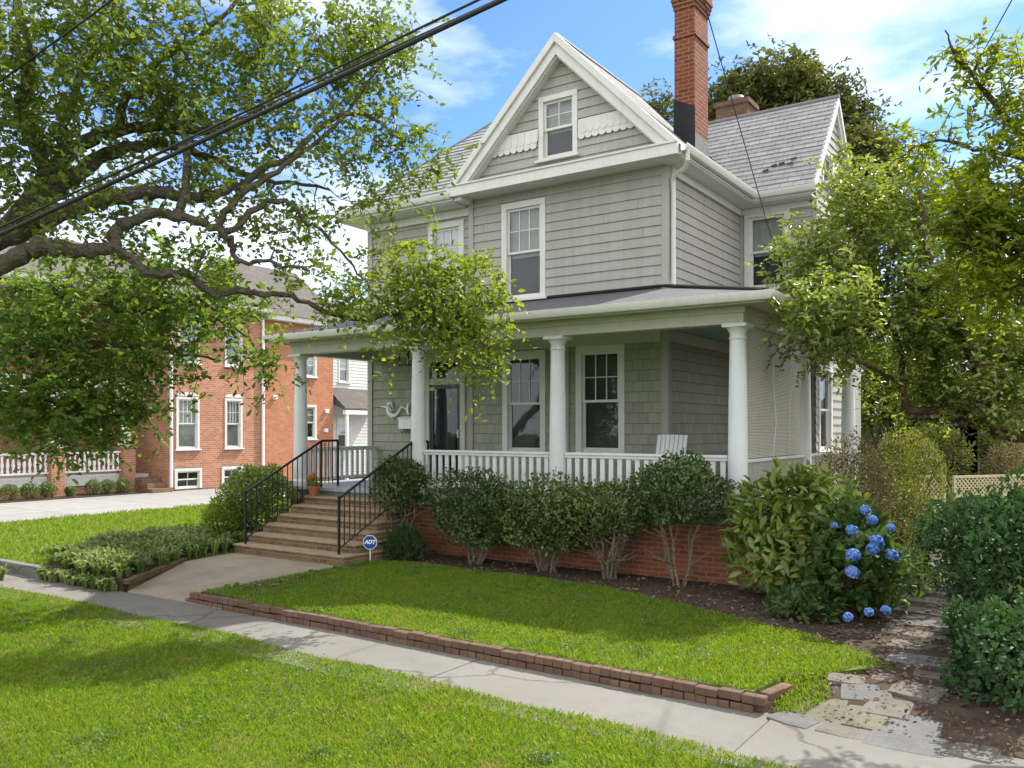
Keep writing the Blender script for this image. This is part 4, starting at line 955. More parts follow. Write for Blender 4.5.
for y0,y1 in ((2.84,4.84),(.42,2.4),(-2.0,-.02)):
    m=MB();m.box(-23.36,-23.24,y0,y1,1.36,1.42);m.box(-23.35,-23.25,y0,y1,.74,.80);m.box(-23.40,-23.36,y0,y1,.42,.66);r=m.build('railing',M['white'],N)
    k=y0+.1
    while k<y1:
        if nbo is None: nbo=nb.build('baluster',M['white'],r,smooth=True,at=(-23.3,k,.8))
        else: copy_part(nbo,r,(-23.3,k,.8))
        k+=.165
mb=MB()
for i in range(3): mb.box(-23.3,-22.35+.3*(2-i)-.3,5.25,5.98-.002*i,-.05+.18*i,.13+.18*i)
mb.build('steps',M['stepbrick'],N)
mb=MB();
for y,z in ((10.75,3.4),(13.5,2.9),(13.45,2.1)):
    mb=MB();mb.box(NX-.12,NX-.02,y-.09,y+.09,z-.08,z+.08);mb.build('wall_box',M['white'],N,bevel=.02)
# white annex behind
A=thing('white_house','white clapboard house with a porch hood glimpsed between the two front houses','house',(-24,17,0))
mb=MB()
lap(mb,(-23.0,0,0),(0,1,0),Z,(1,0,0),rect(14.1,22,0,6.4),.14,.015,[(14.65,15.4,1.2,2.7),(14.75,15.45,4.2,5.4)]);mb.box(-29,-23.05,14.1,14.14,0,6.4);mb.box(-29,-23.05,21.9,21.95,0,6.4)
mb.build('wall',M['trim'],A)
window(A,SIDE(-23,14.65,1.2),.75,1.5,case=.09,rows=2,cols=1,upper='shade',lower='backing');window(A,SIDE(-23,14.75,4.2),.7,1.2,case=.09,rows=2,cols=1,upper='shade',lower='backing')
mb=MB();mb.prism([(-23,14.1,3.35),(-21.9,14.1,2.95),(-21.9,14.1,3.05),(-23,14.1,3.95)],(0,3,0));mb.build('hood',M['shinglebrown'],A)
mb=MB();mb.box(-22.02,-21.9,14.2,14.3,0,2.95);mb.box(-22.02,-21.9,16.9,17.0,0,2.95);mb.box(-22.05,-21.88,14.1,17.1,2.78,2.95);mb.build('hood_post',M['white'],A)
mb=MB();mb.add([(-22.7,13.9,6.4),(-22.7,22.3,6.4),(-26,22.3,8.3),(-26,13.9,8.3),(-29.3,13.9,6.4),(-29.3,22.3,6.4)],[(0,1,2,3),(3,2,5,4),(0,3,4),(1,5,2)]);mb.build('roof',M['shinglebrown'],A)
# ================================================================== PLANTING
def px2m(px,D): return px*D/854
def blob(px,py,D,rx,ry,dep,n):
    c=at(px,py,D);a=px2m(rx,D);b=px2m(ry,D);return (c,(max(a*.83+dep*.2,.3),max(dep,.3),b),n)
# big street tree on the verge, trunk just outside the picture
tb=(-6.25,-7.95,-.15);fork=at(-85,300,9.0)
limbs=[([tb,(tb[0]-.05,tb[1]+.03,1.4),fork],.32,.22),
 ([fork,at(-30,280,9.0),at(10,262,9.0),at(45,246,9.0),at(75,250,9.1),at(108,248,9.2),at(122,224,9.3),at(160,214,9.4),at(205,225,9.5),at(232,240,9.5),at(238,262,9.6),at(270,262,9.7),at(310,272,9.7)],.115,.013),
 ([at(400,316,10.8),at(400,290,10.7),at(440,275,10.8)],.014,.005),
 ([at(112,246,9.2),at(150,272,9.4),at(185,274,9.6),at(215,294,9.8),at(250,291,10),at(300,300,10.3),at(345,318,10.6),at(400,316,10.8),at(450,330,10.9),at(490,345,10.95)],.06,.01),
 ([fork,at(-40,270,9.3),at(0,238,9.4),at(30,200,9.5),at(62,160,9.7),at(100,134,9.9),at(150,128,10),at(205,132,10.2),at(260,110,10.4),at(310,60,10.6)],.15,.015),
 ([at(15,222,9.45),at(60,188,9.7),at(92,162,9.9),at(140,146,10.1),at(190,150,10.3),at(250,175,10.5),at(330,190,10.7)],.12,.015),
 ([at(5,236,9.4),at(60,212,9.5),at(110,198,9.6),at(150,191,9.7),at(190,197,9.8),at(225,190,9.9),at(280,160,10.1),at(350,112,10.3),at(400,138,10.4)],.12,.012),
 ([at(178,217,9.45),at(186,180,9.5),at(184,140,9.6),at(175,90,9.7),at(195,40,9.8)],.06,.015),
 ([at(218,224,9.5),at(240,195,9.6),at(285,165,9.8),at(340,120,10),at(385,60,10.2)],.05,.012),
 ([at(225,232,9.5),at(275,200,9.7),at(300,215,9.9),at(340,250,10.2),at(380,300,10.5)],.04,.01),
 ([at(50,175,9.6),at(20,110,9.5),at(30,50,9.5),at(10,-10,9.5)],.09,.02),
 ([at(60,165,9.7),at(75,90,9.9),at(110,30,10),at(120,-30,10)],.06,.015),
 ([at(110,131,9.9),at(150,70,10.1),at(220,20,10.2),at(260,-30,10.3)],.06,.015),
 ([at(-60,285,8.8),at(-90,200,8.4),at(-100,120,8.0),at(-90,40,7.8)],.16,.05)]
blobs=[blob(40,50,9.5,90,80,1.2,34),blob(130,40,9.8,90,70,1.2,32),blob(220,40,10,80,65,1.1,22),blob(310,40,10.2,80,55,1.1,20),blob(385,55,10.5,55,65,.9,15),
 blob(40,140,9.5,70,50,1.1,18),blob(150,130,9.9,90,45,1.1,20),blob(260,115,10.1,80,45,1,13),blob(345,130,10.4,70,50,.9,11),blob(410,160,10.7,30,70,.6,7),
 blob(330,215,10.6,70,28,.7,6),blob(230,195,9.9,70,30,.7,10),blob(60,210,9.4,70,30,.8,11),
 blob(150,255,9.8,80,25,.7,8),blob(280,255,10.4,50,25,.6,3),blob(-60,60,8.5,60,120,1.2,14),blob(-95,30,7.9,60,60,.8,12)]
tips=[blob(410,262,10.6,45,26,.6,5),blob(450,285,10.8,42,30,.6,7),blob(465,328,10.9,26,30,.5,6),blob(395,300,10.7,50,26,.6,6),blob(345,300,10.5,40,30,.5,4),blob(425,335,10.9,45,16,.5,3),blob(485,295,11,18,18,.3,3),blob(482,350,10.9,14,28,.3,3),blob(420,300,10.6,40,25,.4,3)]
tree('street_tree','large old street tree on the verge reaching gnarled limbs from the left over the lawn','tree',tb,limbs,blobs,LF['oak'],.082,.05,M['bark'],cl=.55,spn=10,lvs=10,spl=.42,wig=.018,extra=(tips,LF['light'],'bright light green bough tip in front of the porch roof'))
# lower tree in the left yard
lb=(-11.8,-6.6,-.15);lf=at(-60,330,12)
L2=[([lb,(-11.6,-6.5,1.6),lf],.17,.13),([lf,at(0,345,12),at(70,350,12.1),at(150,345,12.2),at(215,360,12.3)],.10,.015),([lf,at(-10,290,12),at(60,290,12.2),at(130,310,12.4),at(200,300,12.5),at(250,340,12.4)],.08,.012),([lf,at(-20,400,12),at(50,405,12.2),at(110,415,12.3),at(150,400,12.3)],.06,.01)]
B2=[blob(20,310,12,70,50,1,18),blob(90,300,12.2,60,45,1,17),blob(155,300,12.3,55,45,.9,15),blob(40,385,12,65,50,1,22),blob(95,380,12.2,50,48,1,16),blob(160,365,12.3,40,35,.8,9),blob(205,315,12.4,40,30,.8,7),blob(60,425,12.1,55,22,.8,10),blob(110,420,12.2,40,22,.7,6),blob(265,362,12.3,34,12,.5,4),blob(225,300,12.3,35,22,.6,3),blob(205,280,12.3,30,25,.6,5)]
tree('yard_tree','leafy deep green tree drooping low in front of the brick house','tree',lb,L2,B2,LF['lower'],.105,.06,M['bark'],cl=.62,spn=11,lvs=10,spl=.42)
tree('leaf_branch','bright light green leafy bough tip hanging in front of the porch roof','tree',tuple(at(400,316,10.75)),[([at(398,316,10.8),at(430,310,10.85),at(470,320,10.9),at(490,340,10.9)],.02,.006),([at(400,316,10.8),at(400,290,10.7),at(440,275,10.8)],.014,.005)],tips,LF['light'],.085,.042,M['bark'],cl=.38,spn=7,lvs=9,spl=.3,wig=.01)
# broad glossy shrub tree right of the house
rb=(3.62,3.45,-.02)
L3=[([rb,(3.6,3.42,1.0),at(1040,440,13)],.16,.13),([at(1040,440,13),at(1000,432,13),at(970,418,13),at(940,410,13),at(908,409,13.1),at(904,385,13.1),at(898,340,13.2),at(870,280,13.3),at(860,220,13.3)],.10,.02),
 ([at(970,418,13),at(960,440,12.8),at(935,470,12.6)],.03,.01),([at(1000,432,13),at(985,390,12.8),at(960,330,12.6),at(930,260,12.6),at(920,190,12.7)],.08,.02),([at(1040,440,13),at(1020,360,13.5),at(1000,280,13.7),at(980,200,13.8)],.09,.02),([at(904,385,13.1),at(860,360,13),at(820,330,12.9),at(795,300,12.9)],.03,.01),([at(960,330,12.6),at(975,350,12.2),at(1010,380,12)],.03,.01)]
B3=[blob(835,235,13.2,48,45,.9,22),blob(880,200,13.3,55,50,1,24),blob(935,200,13.3,55,55,1,24),blob(870,270,13,60,45,1,26),blob(815,290,12.9,40,40,.7,17),blob(930,280,12.8,60,50,1,26),blob(985,260,13,50,60,1,22),blob(880,318,12.9,65,26,.9,20),blob(950,330,12.7,60,28,.9,20),blob(1010,330,12.8,50,50,1,18),blob(830,345,12.9,35,22,.6,9),blob(905,352,13,45,14,.8,6),blob(990,385,12.6,60,28,.9,18),blob(1040,380,12.8,40,40,.8,10),blob(800,255,13,16,22,.4,4),blob(845,170,13.2,16,20,.4,4),blob(806,300,11.3,26,26,.4,9),blob(960,340,13.6,50,40,.7,14),blob(1005,300,13.8,40,50,.7,14),blob(930,385,13.4,35,18,.6,7),blob(1010,365,13.2,35,25,.6,8),blob(850,290,11.6,35,35,.5,10),blob(900,400,13.4,35,14,.6,4),blob(960,400,12.9,50,16,.6,8),blob(850,362,13.2,20,14,.6,2),blob(1010,405,12.7,30,20,.6,6)]
tree('shrub_tree','broad glossy leaved evergreen tree overhanging the right corner of the porch roof','tree',rb,L3,B3,LF['cam'],.095,.05,M['bark3'],cl=.5,spn=12,lvs=9,spl=.34,wig=.01)
# nearer pinnate tree on the right edge
nb_=(5.9,-3.2,-.05);nf=at(1110,330,7.6)
L4=[([nb_,(5.7,-3.15,1.3),nf],.14,.11),([nf,at(1060,290,7.6),at(1010,245,7.5),at(960,220,7.5),at(930,230,7.5)],.05,.008),([nf,at(1080,230,7.7),at(1040,160,7.8),at(1000,110,7.8),at(960,60,7.8),at(945,30,7.8)],.06,.006),([at(1040,160,7.8),at(985,150,7.9),at(930,140,8),at(890,165,8.1)],.025,.005),([at(1080,230,7.7),at(1030,280,7.4),at(970,300,7.4)],.03,.006)]
B4=[blob(985,215,7.5,42,26,.5,18),blob(1015,260,7.5,42,40,.6,18),blob(955,235,7.5,28,16,.3,8),blob(1000,170,7.8,42,26,.6,13),blob(1008,115,7.8,30,32,.5,7),blob(965,95,7.8,28,28,.3,3),blob(985,290,7.4,38,16,.4,8),blob(948,50,7.8,10,18,.15,3),blob(905,145,8.1,20,12,.2,3),blob(1010,60,7.8,25,16,.4,3),blob(1060,200,7.6,40,120,.8,16)]
tree('pinnate_tree','yellow green tree with long narrow leaflets leaning in from the right edge','tree',nb_,L4,B4,LF['yellow'],.085,.034,M['bark3'],cl=.30,spn=8,lvs=11,spl=.32,wig=.01)
# distant trees
def far_tree(label,px,D,blist,mat,ln,trunk_r=.3,cl=1.0,group='trees beyond the houses'):
    b=at(px,428,D);base=(b[0],b[1],-.2);top=blist[0];t=at(top[0],top[1],D)
    lim=[([base,(base[0]+.2,base[1],t[2]*.45),(t[0],t[1],t[2]*.85)],trunk_r,trunk_r*.3)]
    for q in blist[1:]:
        c=at(q[0],q[1],D);lim.append(([(base[0]+.15,base[1],t[2]*.4),(c[0]*.5+base[0]*.5,c[1]*.5+base[1]*.5,c[2]*.75),c],trunk_r*.45,.04))
    tree('far_tree',label,'tree',base,lim,[blob(q[0],q[1],D+(q[5] if len(q)>5 else 0),q[2],q[3],px2m(q[2],D)*.9,q[4]) for q in blist],mat,ln,ln*.55,M['bark'],group=group,cl=cl,spn=16,lvs=9,spl=cl*.75,wig=.06)
far_tree('tall dark live oak rising behind the slate roof right of the chimney',770,32,[(775,92,48,30,60),(735,105,35,28,36),(815,110,35,30,40),(790,140,60,35,46),(720,135,40,40,34),(845,140,30,40,30)],LF['far'],.2)
far_tree('small olive crown peeping over the front gable left of the chimney',660,36,[(662,108,20,12,10),(690,125,30,20,10),(640,135,30,20,8)],LF['far'],.17)
far_tree('dark crown sloping down to the right of the wing gable',868,30,[(865,160,28,38,32),(880,205,40,40,36),(850,220,40,40,30)],LF['far'],.19)
far_tree('bright green low tree seen under the glossy tree beside the side room',880,26,[(885,385,32,28,24),(860,400,22,30,16),(920,395,32,25,20),(900,345,45,30,18)],LF['farlt'],.15,.14,.8)
far_tree('shadowy tree mass behind the back shed',965,33,[(965,400,40,30,22),(1015,390,45,45,28),(930,360,45,45,22),(990,330,60,50,26),(1045,440,40,40,20)],LF['far'],.16,.25,.9)
far_tree('leafy backdrop tree at the far end of the side path',850,38,[(855,420,40,40,26),(905,430,40,40,26),(900,380,50,40,22),(1000,440,60,50,30),(945,440,40,40,20)],LF['far'],.16,.25,1.0)
# shrubs in front of the porch
bx=dict(group='clipped shrubs along the porch')
bush('shrub','round topped clipped shrub on bare stems right of the front steps','shrub',(-5.78,-.64,0),(.50,.44,.42),1.22,2000,.07,.038,LF['box'],11,.20,9,M['bark2'],cull=.72,**bx)
bush('shrub','dark dense rounded shrub at the left end of the porch row','shrub',(-4.12,-.66,0),(.82,.58,.60),.84,3600,.07,.038,LF['box'],12,.20,7,M['bark2'],cull=.30,low=.55,**bx)
bush('shrub','wide bright green shrub, second from the left in the porch row','shrub',(-2.78,-.64,0),(.80,.55,.55),.80,3400,.072,.04,LF['boxlt'],13,.24,8,M['bark2'],cull=.36,low=.56,**bx)
bush('shrub','flat topped shrub above a fan of pale bare stems below the third column','shrub',(-1.72,-.6,0),(.66,.5,.38),.96,2200,.068,.036,LF['boxlt'],14,.26,20,M['bark2'],cull=.5,**bx)
bush('shrub','tallest porch shrub on forked bare legs in front of the rocking chair','shrub',(-.62,-.64,0),(.66,.54,.46),1.30,2600,.072,.038,LF['box'],15,.22,6,M['bark2'],cull=.7,**bx)
bush('shrub','glossy dark rounded shrub left of the front steps against the porch','shrub',(-9.35,-.75,0),(.72,.6,.68),.78,3400,.085,.045,LF['rhodo'],16,.2,6,M['bark3'])
bush('shrub','small light green shrub in front of the rounded shrub left of the steps','shrub',(-9.55,-1.45,0),(.36,.34,.4),.42,1300,.06,.03,LF['light'],17,.14,5,M['bark3'])
bush('fern_clump','low tuft of dark foliage at the foot of the steps behind the sign','plant',(-5.35,-1.0,0),(.34,.25,.3),.18,700,.14,.02,LF['ivy'],18,.15,4,M['bark3'],up=.9)
bush('rhododendron','large shrub with broad yellow green leaves at the brick corner of the porch','shrub',(1.02,-.66,0),(.82,.66,.80),.74,1700,.18,.075,LF['rhodo'],19,.18,9,M['bark3'],up=.12,wild=1.1)
# hydrangea with its flower heads
hb=(1.84,-1.25,0)
HY=bush('hydrangea','hydrangea bush with blue flower heads beside the stepping stone path','shrub',hb,(.48,.48,.64),.52,1150,.13,.085,LF['hyd'],20,.26,8,M['bark3'],up=.3)
fl=rnd_dir(260);
FV,FF=leaves(fl*rng.uniform(.045,.072,(260,1)),unit(np.cross(fl,rnd_dir(260))+fl*.25),unit(fl+rnd_dir(260)*.6),.042,.036,.1,.1);fl2=rnd_dir(160);F2=leaves(fl2*.045,unit(np.cross(fl2,rnd_dir(160))),fl2,.042,.036,.1,.1)
fm=np_mesh('flower_head',np.concatenate([FV,F2[0]]),np.concatenate([FF,F2[1]+len(FV)]),(0,0,0))
for i,(px,py,D,s) in enumerate(((865.5,510,9.7,.85),(872,520,9.7,.85),(852,530,9.4,1),(890,528,9.6,1),(877,541,9.2,1.25),(873,549,9.15,1.15),(853,555,9.2,1.1),(892,555,9.4,1),(852.5,572,9.1,1.1),(834,525,9.8,.7),(848,617,8.9,.9),(869,612,8.95,.85),(886,610,9.1,.75))):
    o=link_mesh('flower_head',fm,LF['bloom'],HY);o.location=Vector(at(px,py,D))-ORG[HY.name];s*=.78*(.85+.3*rng.random());o.scale=(s,s*(.9+.2*rng.random()),s*.85);o.rotation_euler=(rng.uniform(-.4,.4),rng.uniform(-.4,.4),rng.uniform(0,6))
bush('azalea','bronze tinged twiggy shrub behind the hydrangea against the side room','shrub',(1.05,2.1,0),(.65,.75,.95),1.0,4200,.05,.024,LF['azal'],21,.16,10,M['bark3'])
bush('clipped_bush','large dome shaped bush with golden sunlit top beside the lattice gate','shrub',at(905,428,16.8)[:2]+(0,),(.78,.8,1.02),1.12,5200,.05,.026,LF['hedgey'],22,.13,8,M['bark3'])
bush('clipped_bush','small yellow green bush in front of the dome shaped bush','shrub',at(905,428,14.3)[:2]+(0,),(.40,.4,.55),.72,1800,.05,.026,LF['hedgey'],23,.1,6,M['bark3'])
bush('low_plant','low light leafy plants edging the path beyond the hydrangea','plant',(2.05,1.0,0),(.35,.9,.3),.15,1400,.08,.03,LF['rhodo'],24,.2,5,M['bark3'])
bush('low_plant','small leafy tuft at the lawn edge in front of the hydrangea','plant',(1.42,-1.72,0),(.34,.26,.2),.12,420,.10,.05,LF['hyd'],33,.2,4,M['bark3'])
bush('clipped_bush','pinkish rounded bush behind the lattice fence at the right edge','shrub',at(1016,428,21)[:2]+(0,),(.75,.75,.95),.9,3200,.06,.03,LF['azal'],25,.08,6,M['bark3'])
bush('hedge_bush','dark leafy bush overhanging the right side of the stone path','shrub',at(1016,428,8.4)[:2]+(-.03,),(.74,.8,.60),.98,4600,.08,.036,LF['ivy'],26,.28,9,M['bark3'],cull=.1)
bush('ivy_mound','mound of dark ivy spilling beside the flagstones at the lower right','plant',at(1012,428,7.1)[:2]+(-.1,),(.52,.62,.52),.34,3400,.06,.042,LF['ivy'],27,.34,6,M['bark3'])
bush('ivy_mound','thicket of dark leaves behind the ivy along the right path edge','plant',at(1040,428,8.8)[:2]+(-.05,),(.85,1.5,.8),.6,5000,.07,.036,LF['ivy'],28,.16,8,M['bark3'])
for i,y in enumerate((.9,1.5,2.05,2.75,3.5,4.0,4.55)):
    s=.15 if i==3 else .24
    bush('box_ball','small round shrub in the bed along the neighbour porch' if i!=3 else 'smallest sparse shrub in front of the neighbour porch pier','shrub',(-22.62,y,.03),(s,s,s),s,700,.05,.025,LF['boxlt'],40+i,.1,3,M['bark3'],group='small shrubs along the neighbour porch')
# strap leaved ground cover
def straps(name,label,poly,z,n,h,bbox):
    x0,x1,y0,y1=bbox;x=rng.uniform(x0,x1,n*4);y=rng.uniform(y0,y1,n*4);k=in_poly(poly,x,y);x,y=x[k][:n],y[k][:n];n=len(x)
    K=14;c=np.repeat(np.stack([x,y,np.full(n,z)],1),K,0);m=len(c);a=rng.uniform(0,2*np.pi,m)
    H=np.repeat(h*rng.uniform(.55,1.25,n),K)*rng.uniform(.7,1.2,m);Rr=H*rng.uniform(.4,1.1,m);w=rng.uniform(.011,.026,m)
    dx=np.stack([np.cos(a),np.sin(a),np.zeros(m)],1);sx=np.stack([-np.sin(a),np.cos(a),np.zeros(m)],1)*w[:,None]
    up=np.array((0,0,1.0))
    p0=c+dx*.02;p1=c+dx*(Rr*.45)[:,None]+up*(H*.85)[:,None];p2=c+dx*Rr[:,None]+up*(H*.72)[:,None]
    V=np.stack([p0-sx*.6,p0+sx*.6,p1+sx,p1-sx,p2],1).reshape(-1,3);i=np.arange(m)[:,None]*5
    F4=i+np.array([[0,1,2,3]]);F3=i+np.array([[3,2,4,4]])
    me=bpy.data.meshes.new(name);me.from_pydata(V.tolist(),[],F4.tolist()+(i+np.array([[3,2,4]])).tolist());me.update()
    return tag(link_mesh(name,me,LF['strap']),label,'ground cover',kind='stuff')
straps('ground_cover','bed of arching strap leaved ground cover left of the front walk',P_GC,0,700,.24,(-12,-7.4,-4.85,-.3))
straps('ground_cover','leaves spilling from the ground cover bed onto the sidewalk edge',[(-9.3,-4.99),(-7.5,-4.97),(-7.35,-4.82),(-9.3,-4.8)],-.135,70,.17,(-9.3,-7.3,-5,-4.8))
straps('ground_cover','small patch of strap leaved plants at the far left of the sidewalk',[(-11.3,-5.9),(-9.4,-5.75),(-9.5,-5.35),(-11.3,-5.2)],-.15,60,.22,(-11.3,-9.4,-5.9,-5.2))
straps('ground_cover','thin grassy tufts on the bare soil beside the front walk',[(-5.7,-4.6),(-5.58,-3.6),(-5.72,-1.9),(-5.5,-1.7),(-5.35,-2.6),(-5.1,-4.0)],.0,26,.07,(-5.8,-5,-4.6,-1.7))
# mulch and leaf litter
def litter(name,label,poly,z,n,s,bbox,mat):
    x0,x1,y0,y1=bbox;x=rng.uniform(x0,x1,n*3);y=rng.uniform(y0,y1,n*3);k=in_poly(poly,x,y);x,y=x[k][:n],y[k][:n];n=len(x)
    zz=np.where(y<-4.05,z-.14*np.clip((-4.05-y)/.79,0,1),z)
    c=np.stack([x,y,zz+rng.uniform(.004,.03,n)],1);d=rnd_dir(n);d[:,2]*=.25
    V,F=leaves(c,d,unit(rng.normal(size=(n,3))*.35+np.array((0,0,1))),s*rng.uniform(.4,1.4,n),s*.5*rng.uniform(.5,1.3,n),.2,.1)
    return tag(link_mesh(name,np_mesh(name,V,F,(0,0,0)),mat),label,'leaf litter',kind='stuff')
litter('leaf_litter','dry leaf litter and bark chips over the planting bed',P_BED,-.006,4200,.055,(-5.7,3.6,-4.05,4.5),LF['litter'])
litter('leaf_litter','fallen leaves between the flagstones near the sidewalk',[(1.9,-4.82),(4.3,-4.82),(4.3,-3.6),(1.9,-3.6)],0,420,.045,(1.9,4.3,-4.82,-3.6),LF['litter'])
_cl=[]
def clover(name,label,poly,z,n,bbox):
    x0,x1,y0,y1=bbox;cx=rng.uniform(x0,x1,60);cy=rng.uniform(y0,y1,60);r=rng.uniform(.06,.28,60);k=rng.integers(0,60,n)
    x=cx[k]+rng.normal(size=n)*r[k];y=cy[k]+rng.normal(size=n)*r[k];q=in_poly(poly,x,y);x,y=x[q],y[q];n=len(x)
    c=np.stack([x,y,z+rng.uniform(.02,.055,n)],1);d=rnd_dir(n);d[:,2]=np.abs(d[:,2])*.3
    V,F=leaves(c,d,unit(rng.normal(size=(n,3))*.3+np.array((0,0,1))),rng.uniform(.018,.04,n),rng.uniform(.014,.028,n),.15,.1)
    return tag(link_mesh(name,np_mesh(name,V,F,(0,0,0)),LF['hyd']),label,'weeds',kind='stuff')
clover('clover_patches','low clover and broad leaved weeds scattered through the verge grass',P_PARK,-.15,5200,(-8,2.4,-9.5,-5.8))
clover('clover_patches','low clover and broad leaved weeds scattered through the front lawn',P_LAWN,0,3000,(-5.6,2.3,-4.7,-1.4))
litter('fallen_leaves','a few fallen leaves lying on the verge grass',P_PARK,-.115,150,.05,(-8,2.6,-9.5,-5.7),LF['litter'])
litter('fallen_leaves','a few fallen leaves on the sidewalk and brick edging',[(-9,-5.6),(3,-5.7),(3,-4.85),(-9,-4.85)],-.13,110,.045,(-9,3,-5.7,-4.85),LF['litter'])
litter('leaf_litter','scattered dry bits on the soil strip by the walk',[(-5.7,-4.6),(-5.58,-3.6),(-5.72,-1.9),(-5.3,-2.6),(-4.95,-4.0),(-4.95,-4.6)],.012,260,.035,(-5.8,-4.9,-4.6,-1.9),LF['litter'])
# flagstones
def gz(y): return -.008-.14*min(1,max(0,(-4.04-y)/.8))
def stone(px,py,w,d,rot,mat,label,t=.035,name='flagstone'):
    # plan position read off the photograph, real slab of stone
    z=-.05
    for _ in range(4):
        k=(z-2.2)/(-(py-428)/854);p=CAM+FW*k+RT*((px-512)/854*k);z=(gz(p[1])+.012) if p[1]>-4.78 else -.126
    x,y=p[0],p[1];pts=[];z+=random.uniform(-.012,.004);w*=.86;d*=.84
    for i in range(4):
        u=(-1,1,1,-1)[i]*w/2*random.uniform(.88,1.08);v=(-1,-1,1,1)[i]*d/2*random.uniform(.85,1.1);pts.append((u,v))
        if random.random()<.5:
            j=(i+1)%4;pts.append((( (-1,1,1,-1)[i]+(-1,1,1,-1)[j])*w/4*1.04+random.uniform(-.02,.02),((-1,-1,1,1)[i]+(-1,-1,1,1)[j])*d/4*1.06+random.uniform(-.015,.015)))
    X=Matrix.Translation((x,y,z))@Matrix.Rotation(random.uniform(-.03,.03)+(.16 if -4.78<y<-4.1 else 0),4,'X')@Matrix.Rotation(random.uniform(-.02,.02),4,'Y')@Matrix.Rotation(rot,4,'Z')
    m=MB(X);m.prism([(u,v,0) for u,v in pts],(0,0,-t-.03));o=m.build(name,mat,None,(x,y,z),bevel=.01);return tag(o,label,'paving stone','stepping stones of the side path')
f1,f2,f3=M['flag'],M['flag2'],M['flag3']
for a in ((821,710,.46,.66,.1,f2,'large ochre flagstone at the corner of the brick edging'),(866,718,.38,.46,.05,f2,'greenish flagstone right of the large ochre one'),(911,727,.44,.44,-.1,f3,'blue grey rectangular flagstone in the front group'),
 (794,719,.42,.32,-.3,f3,'thin blue grey slab touching the sidewalk by the brick corner'),(842,730,.40,.28,0,f1,'narrow slab set against the sidewalk below the ochre stones'),(888,707,.42,.38,-.08,f1,'grey flagstone above the greenish one'),(861,690,.36,.40,.2,f3,'pale bluish flagstone beside the lawn tip'),
 (882,695,.22,.28,.4,f1,'small white worn flagstone beside the pale bluish one'),(846,678,.34,.36,.2,f1,'pale flagstone half under the lawn edge'),(905,741,.66,.46,-.02,f3,'longest blue grey slab along the sidewalk'),(947,745,.17,.24,0,f1,'smallest square stone at the end of the long slab'),
 (973,750,.32,.42,-.1,f1,'right end flagstone near the ivy'),(918,690,.46,.46,-.2,f1,'rounded pale stone at the foot of the stepping path'),(889,676,.36,.30,.1,f1,'dull stone behind the pale stones'),(931,674,.34,.26,0,f1,'small stone before the long stepping slabs')):
    stone(*a)
for i,(px,py,w,d) in enumerate(((934,661,.92,.40),(931,647,.98,.42),(930,634,1.1,.42),(933,623,1.0,.44),(935,612,.95,.46),(930,599,.95,.52),(930,590,.95,.52),(931,581,.95,.6),(934,573,.9,.7),(938,566,.9,.75),(941,560,.9,.8))):
    stone(px,py,w,d,random.uniform(-.12,.05),f1 if i%3 else f3,['first','second','third','fourth','fifth','sixth','seventh','eighth','ninth','tenth','eleventh'][i]+' long slate step of the side path counting from the sidewalk',name='stepping_stone')
stone(856,630,.32,.22,.5,f2,'single reddish flat stone lying at the edge of the hydrangea')
# lattice fences and shed
def lattice(label,a,b,z0,z1,zg=0):
    a=Vector((a[0],a[1],0));b=Vector((b[0],b[1],0));d=b-a;L=d.length;d.normalize();s=Vector((-d.y,d.x,0))
    T=thing('lattice_fence',label,'fence',(a.x,a.y,zg));X=Matrix.Translation(a)@Matrix((d,s,Vector((0,0,1)))).transposed().to_4x4()
    m=MB(X)
    m.box(0,L,-.025,.025,z1-.05,z1);m.box(0,L,-.025,.025,z0,z0+.05);m.box(0,.05,-.03,.03,zg,z1-.05);m.box(L-.05,L,-.03,.03,zg,z1-.05);m.build('frame',M['lattice'],T)
    for sg_,y in ((1,.006),(-1,-.006)):
        m=MB(X);H_=z1-z0;u=-H_
        while u<L+H_:
            p,q=(u,z0),(u+H_,z1)
            if sg_<0:p,q=(u+H_,z0),(u,z1)
            # clip to panel
            def cl(p,q):
                (x0,y0),(x1,y1)=p,q;t0,t1=0,1
                for P_,Q_ in ((-(x1-x0),x0-.03),((x1-x0),L-.03-x0)):
                    t=Q_/P_
                    if P_<0:t0=max(t0,t)
                    else:t1=min(t1,t)
                return None if t0>=t1 else ((x0+(x1-x0)*t0,y0+(y1-y0)*t0),(x0+(x1-x0)*t1,y0+(y1-y0)*t1))
            c=cl(p,q)
            if c:
                (x0,y0),(x1,y1)=c;o=.02;m.prism([(x0-o,y-.005,y0),(x0+o,y-.005,y0),(x1+o,y-.005,y1),(x1-o,y-.005,y1)],(0,.01,0))
            u+=.105
        m.build('lattice_strips',M['lattice'],T)
    m=MB(X);u=.05
    while u<L-.1: m.box(u,u+.09,-.012,.012,zg,z0-.002);u+=.1
    m.build('lower_boards',M['shedwood'],T)
lattice('short pale lattice gate panel beside the dome shaped bush',at(917,428,17.6),at(945,428,17.8),.72,1.22)
lattice('long pale lattice fence panel in front of the dark shed opening',at(953,428,18.4),at(1075,428,19.5),.70,1.17)
bush('dark_shrub','dark wild shrub left of the shed opening behind the gate','shrub',at(935,428,22)[:2]+(0,),(.8,.8,1.1),1.3,2600,.10,.06,LF['far'],31,.16,7,M['bark3'])
bush('dark_shrub','dark wild shrub right of the shed opening behind the long lattice panel','shrub',at(1003,428,22.5)[:2]+(0,),(.55,.7,1.2),1.5,2200,.10,.06,LF['far'],32,.16,7,M['bark3'])
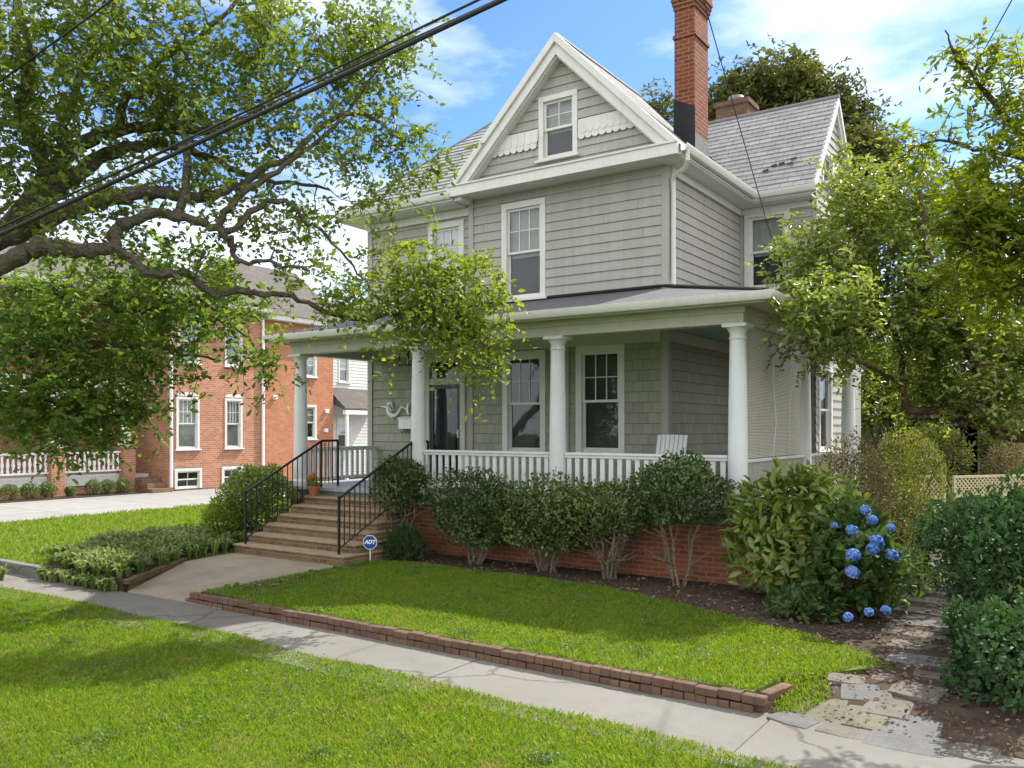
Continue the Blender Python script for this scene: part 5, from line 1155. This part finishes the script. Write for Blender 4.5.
SH=thing('garden_shed','dark open fronted shed shaded by trees behind the lattice fence','shed',at(967,428,25)[:2]+(0,))
c0_=at(967,428,25);X=Matrix.Translation((c0_[0],c0_[1],0))@Matrix.Rotation(math.asin(.5605),4,'Z')
m=MB(X);m.box(-1.5,-.72,-.05,0,0,2.5);m.box(.72,2.2,-.05,0,0,2.5);m.box(-.72,.72,-.05,0,2.25,2.5);m.box(-1.5,-1.45,0,2.6,0,2.5);m.box(2.15,2.2,0,2.6,0,2.5);m.box(-1.5,2.2,2.55,2.6,0,2.5);m.build('wall',M['shedwood'],SH)
m=MB(X);m.prism([(-1.8,-.3,2.5),(2.5,-.3,2.5),(2.5,-.3,2.58),(.35,-.3,3.3),(-1.8,-.3,2.58)],(0,3.2,0));m.build('roof',M['shinglebrown'],SH)
m=MB(X);m.box(.28,.33,-.08,-.05,0,2.25);m.build('post',M['bark2'],SH)
# ================================================================== CABLES
def cable(label,a,b,r,ext0=.8,ext1=.8,sag=.15,group='overhead cables'):
    a=Vector(a);b=Vector(b);p0=a-(b-a)*ext0;p1=b+(b-a)*ext1;n=40
    pts=[p0+(p1-p0)*(k/n)+Vector((0,0,-sag*4*(k/n)*(1-k/n)+sag)) for k in range(n+1)]
    m=MB();m.tube(pts,r,8);o=m.build('overhead_cable',M['wire'],None,tuple(p0),smooth=True);tag(o,label,'cable',group)
cable('thickest black overhead cable crossing the tree at the upper left',at(0,237,7.6),at(498,2,6.2),.019,1.2,2,.12)
cable('black overhead cable just above the thickest one',at(0,230,7.7),at(470,4,6.3),.010,1.2,2,.12)
cable('slim overhead cable running just under the bundle',at(0,228,7.9),at(440,26,6.6),.006,1.2,2,.10)
cable('single black cable across the upper left corner above the bundle',at(0,82,8.5),at(112,0,8),.010,2,3,.05)
cable('thin service wire dropping past the chimney to the wing window',at(712,30,12),at(778,262,17.3),.008,1.0,0,.03)
cable('thin wire slanting through the yellow green tree at the upper right',at(1012,0,9.5),at(930,148,13),.007,1.5,1.6,.03)
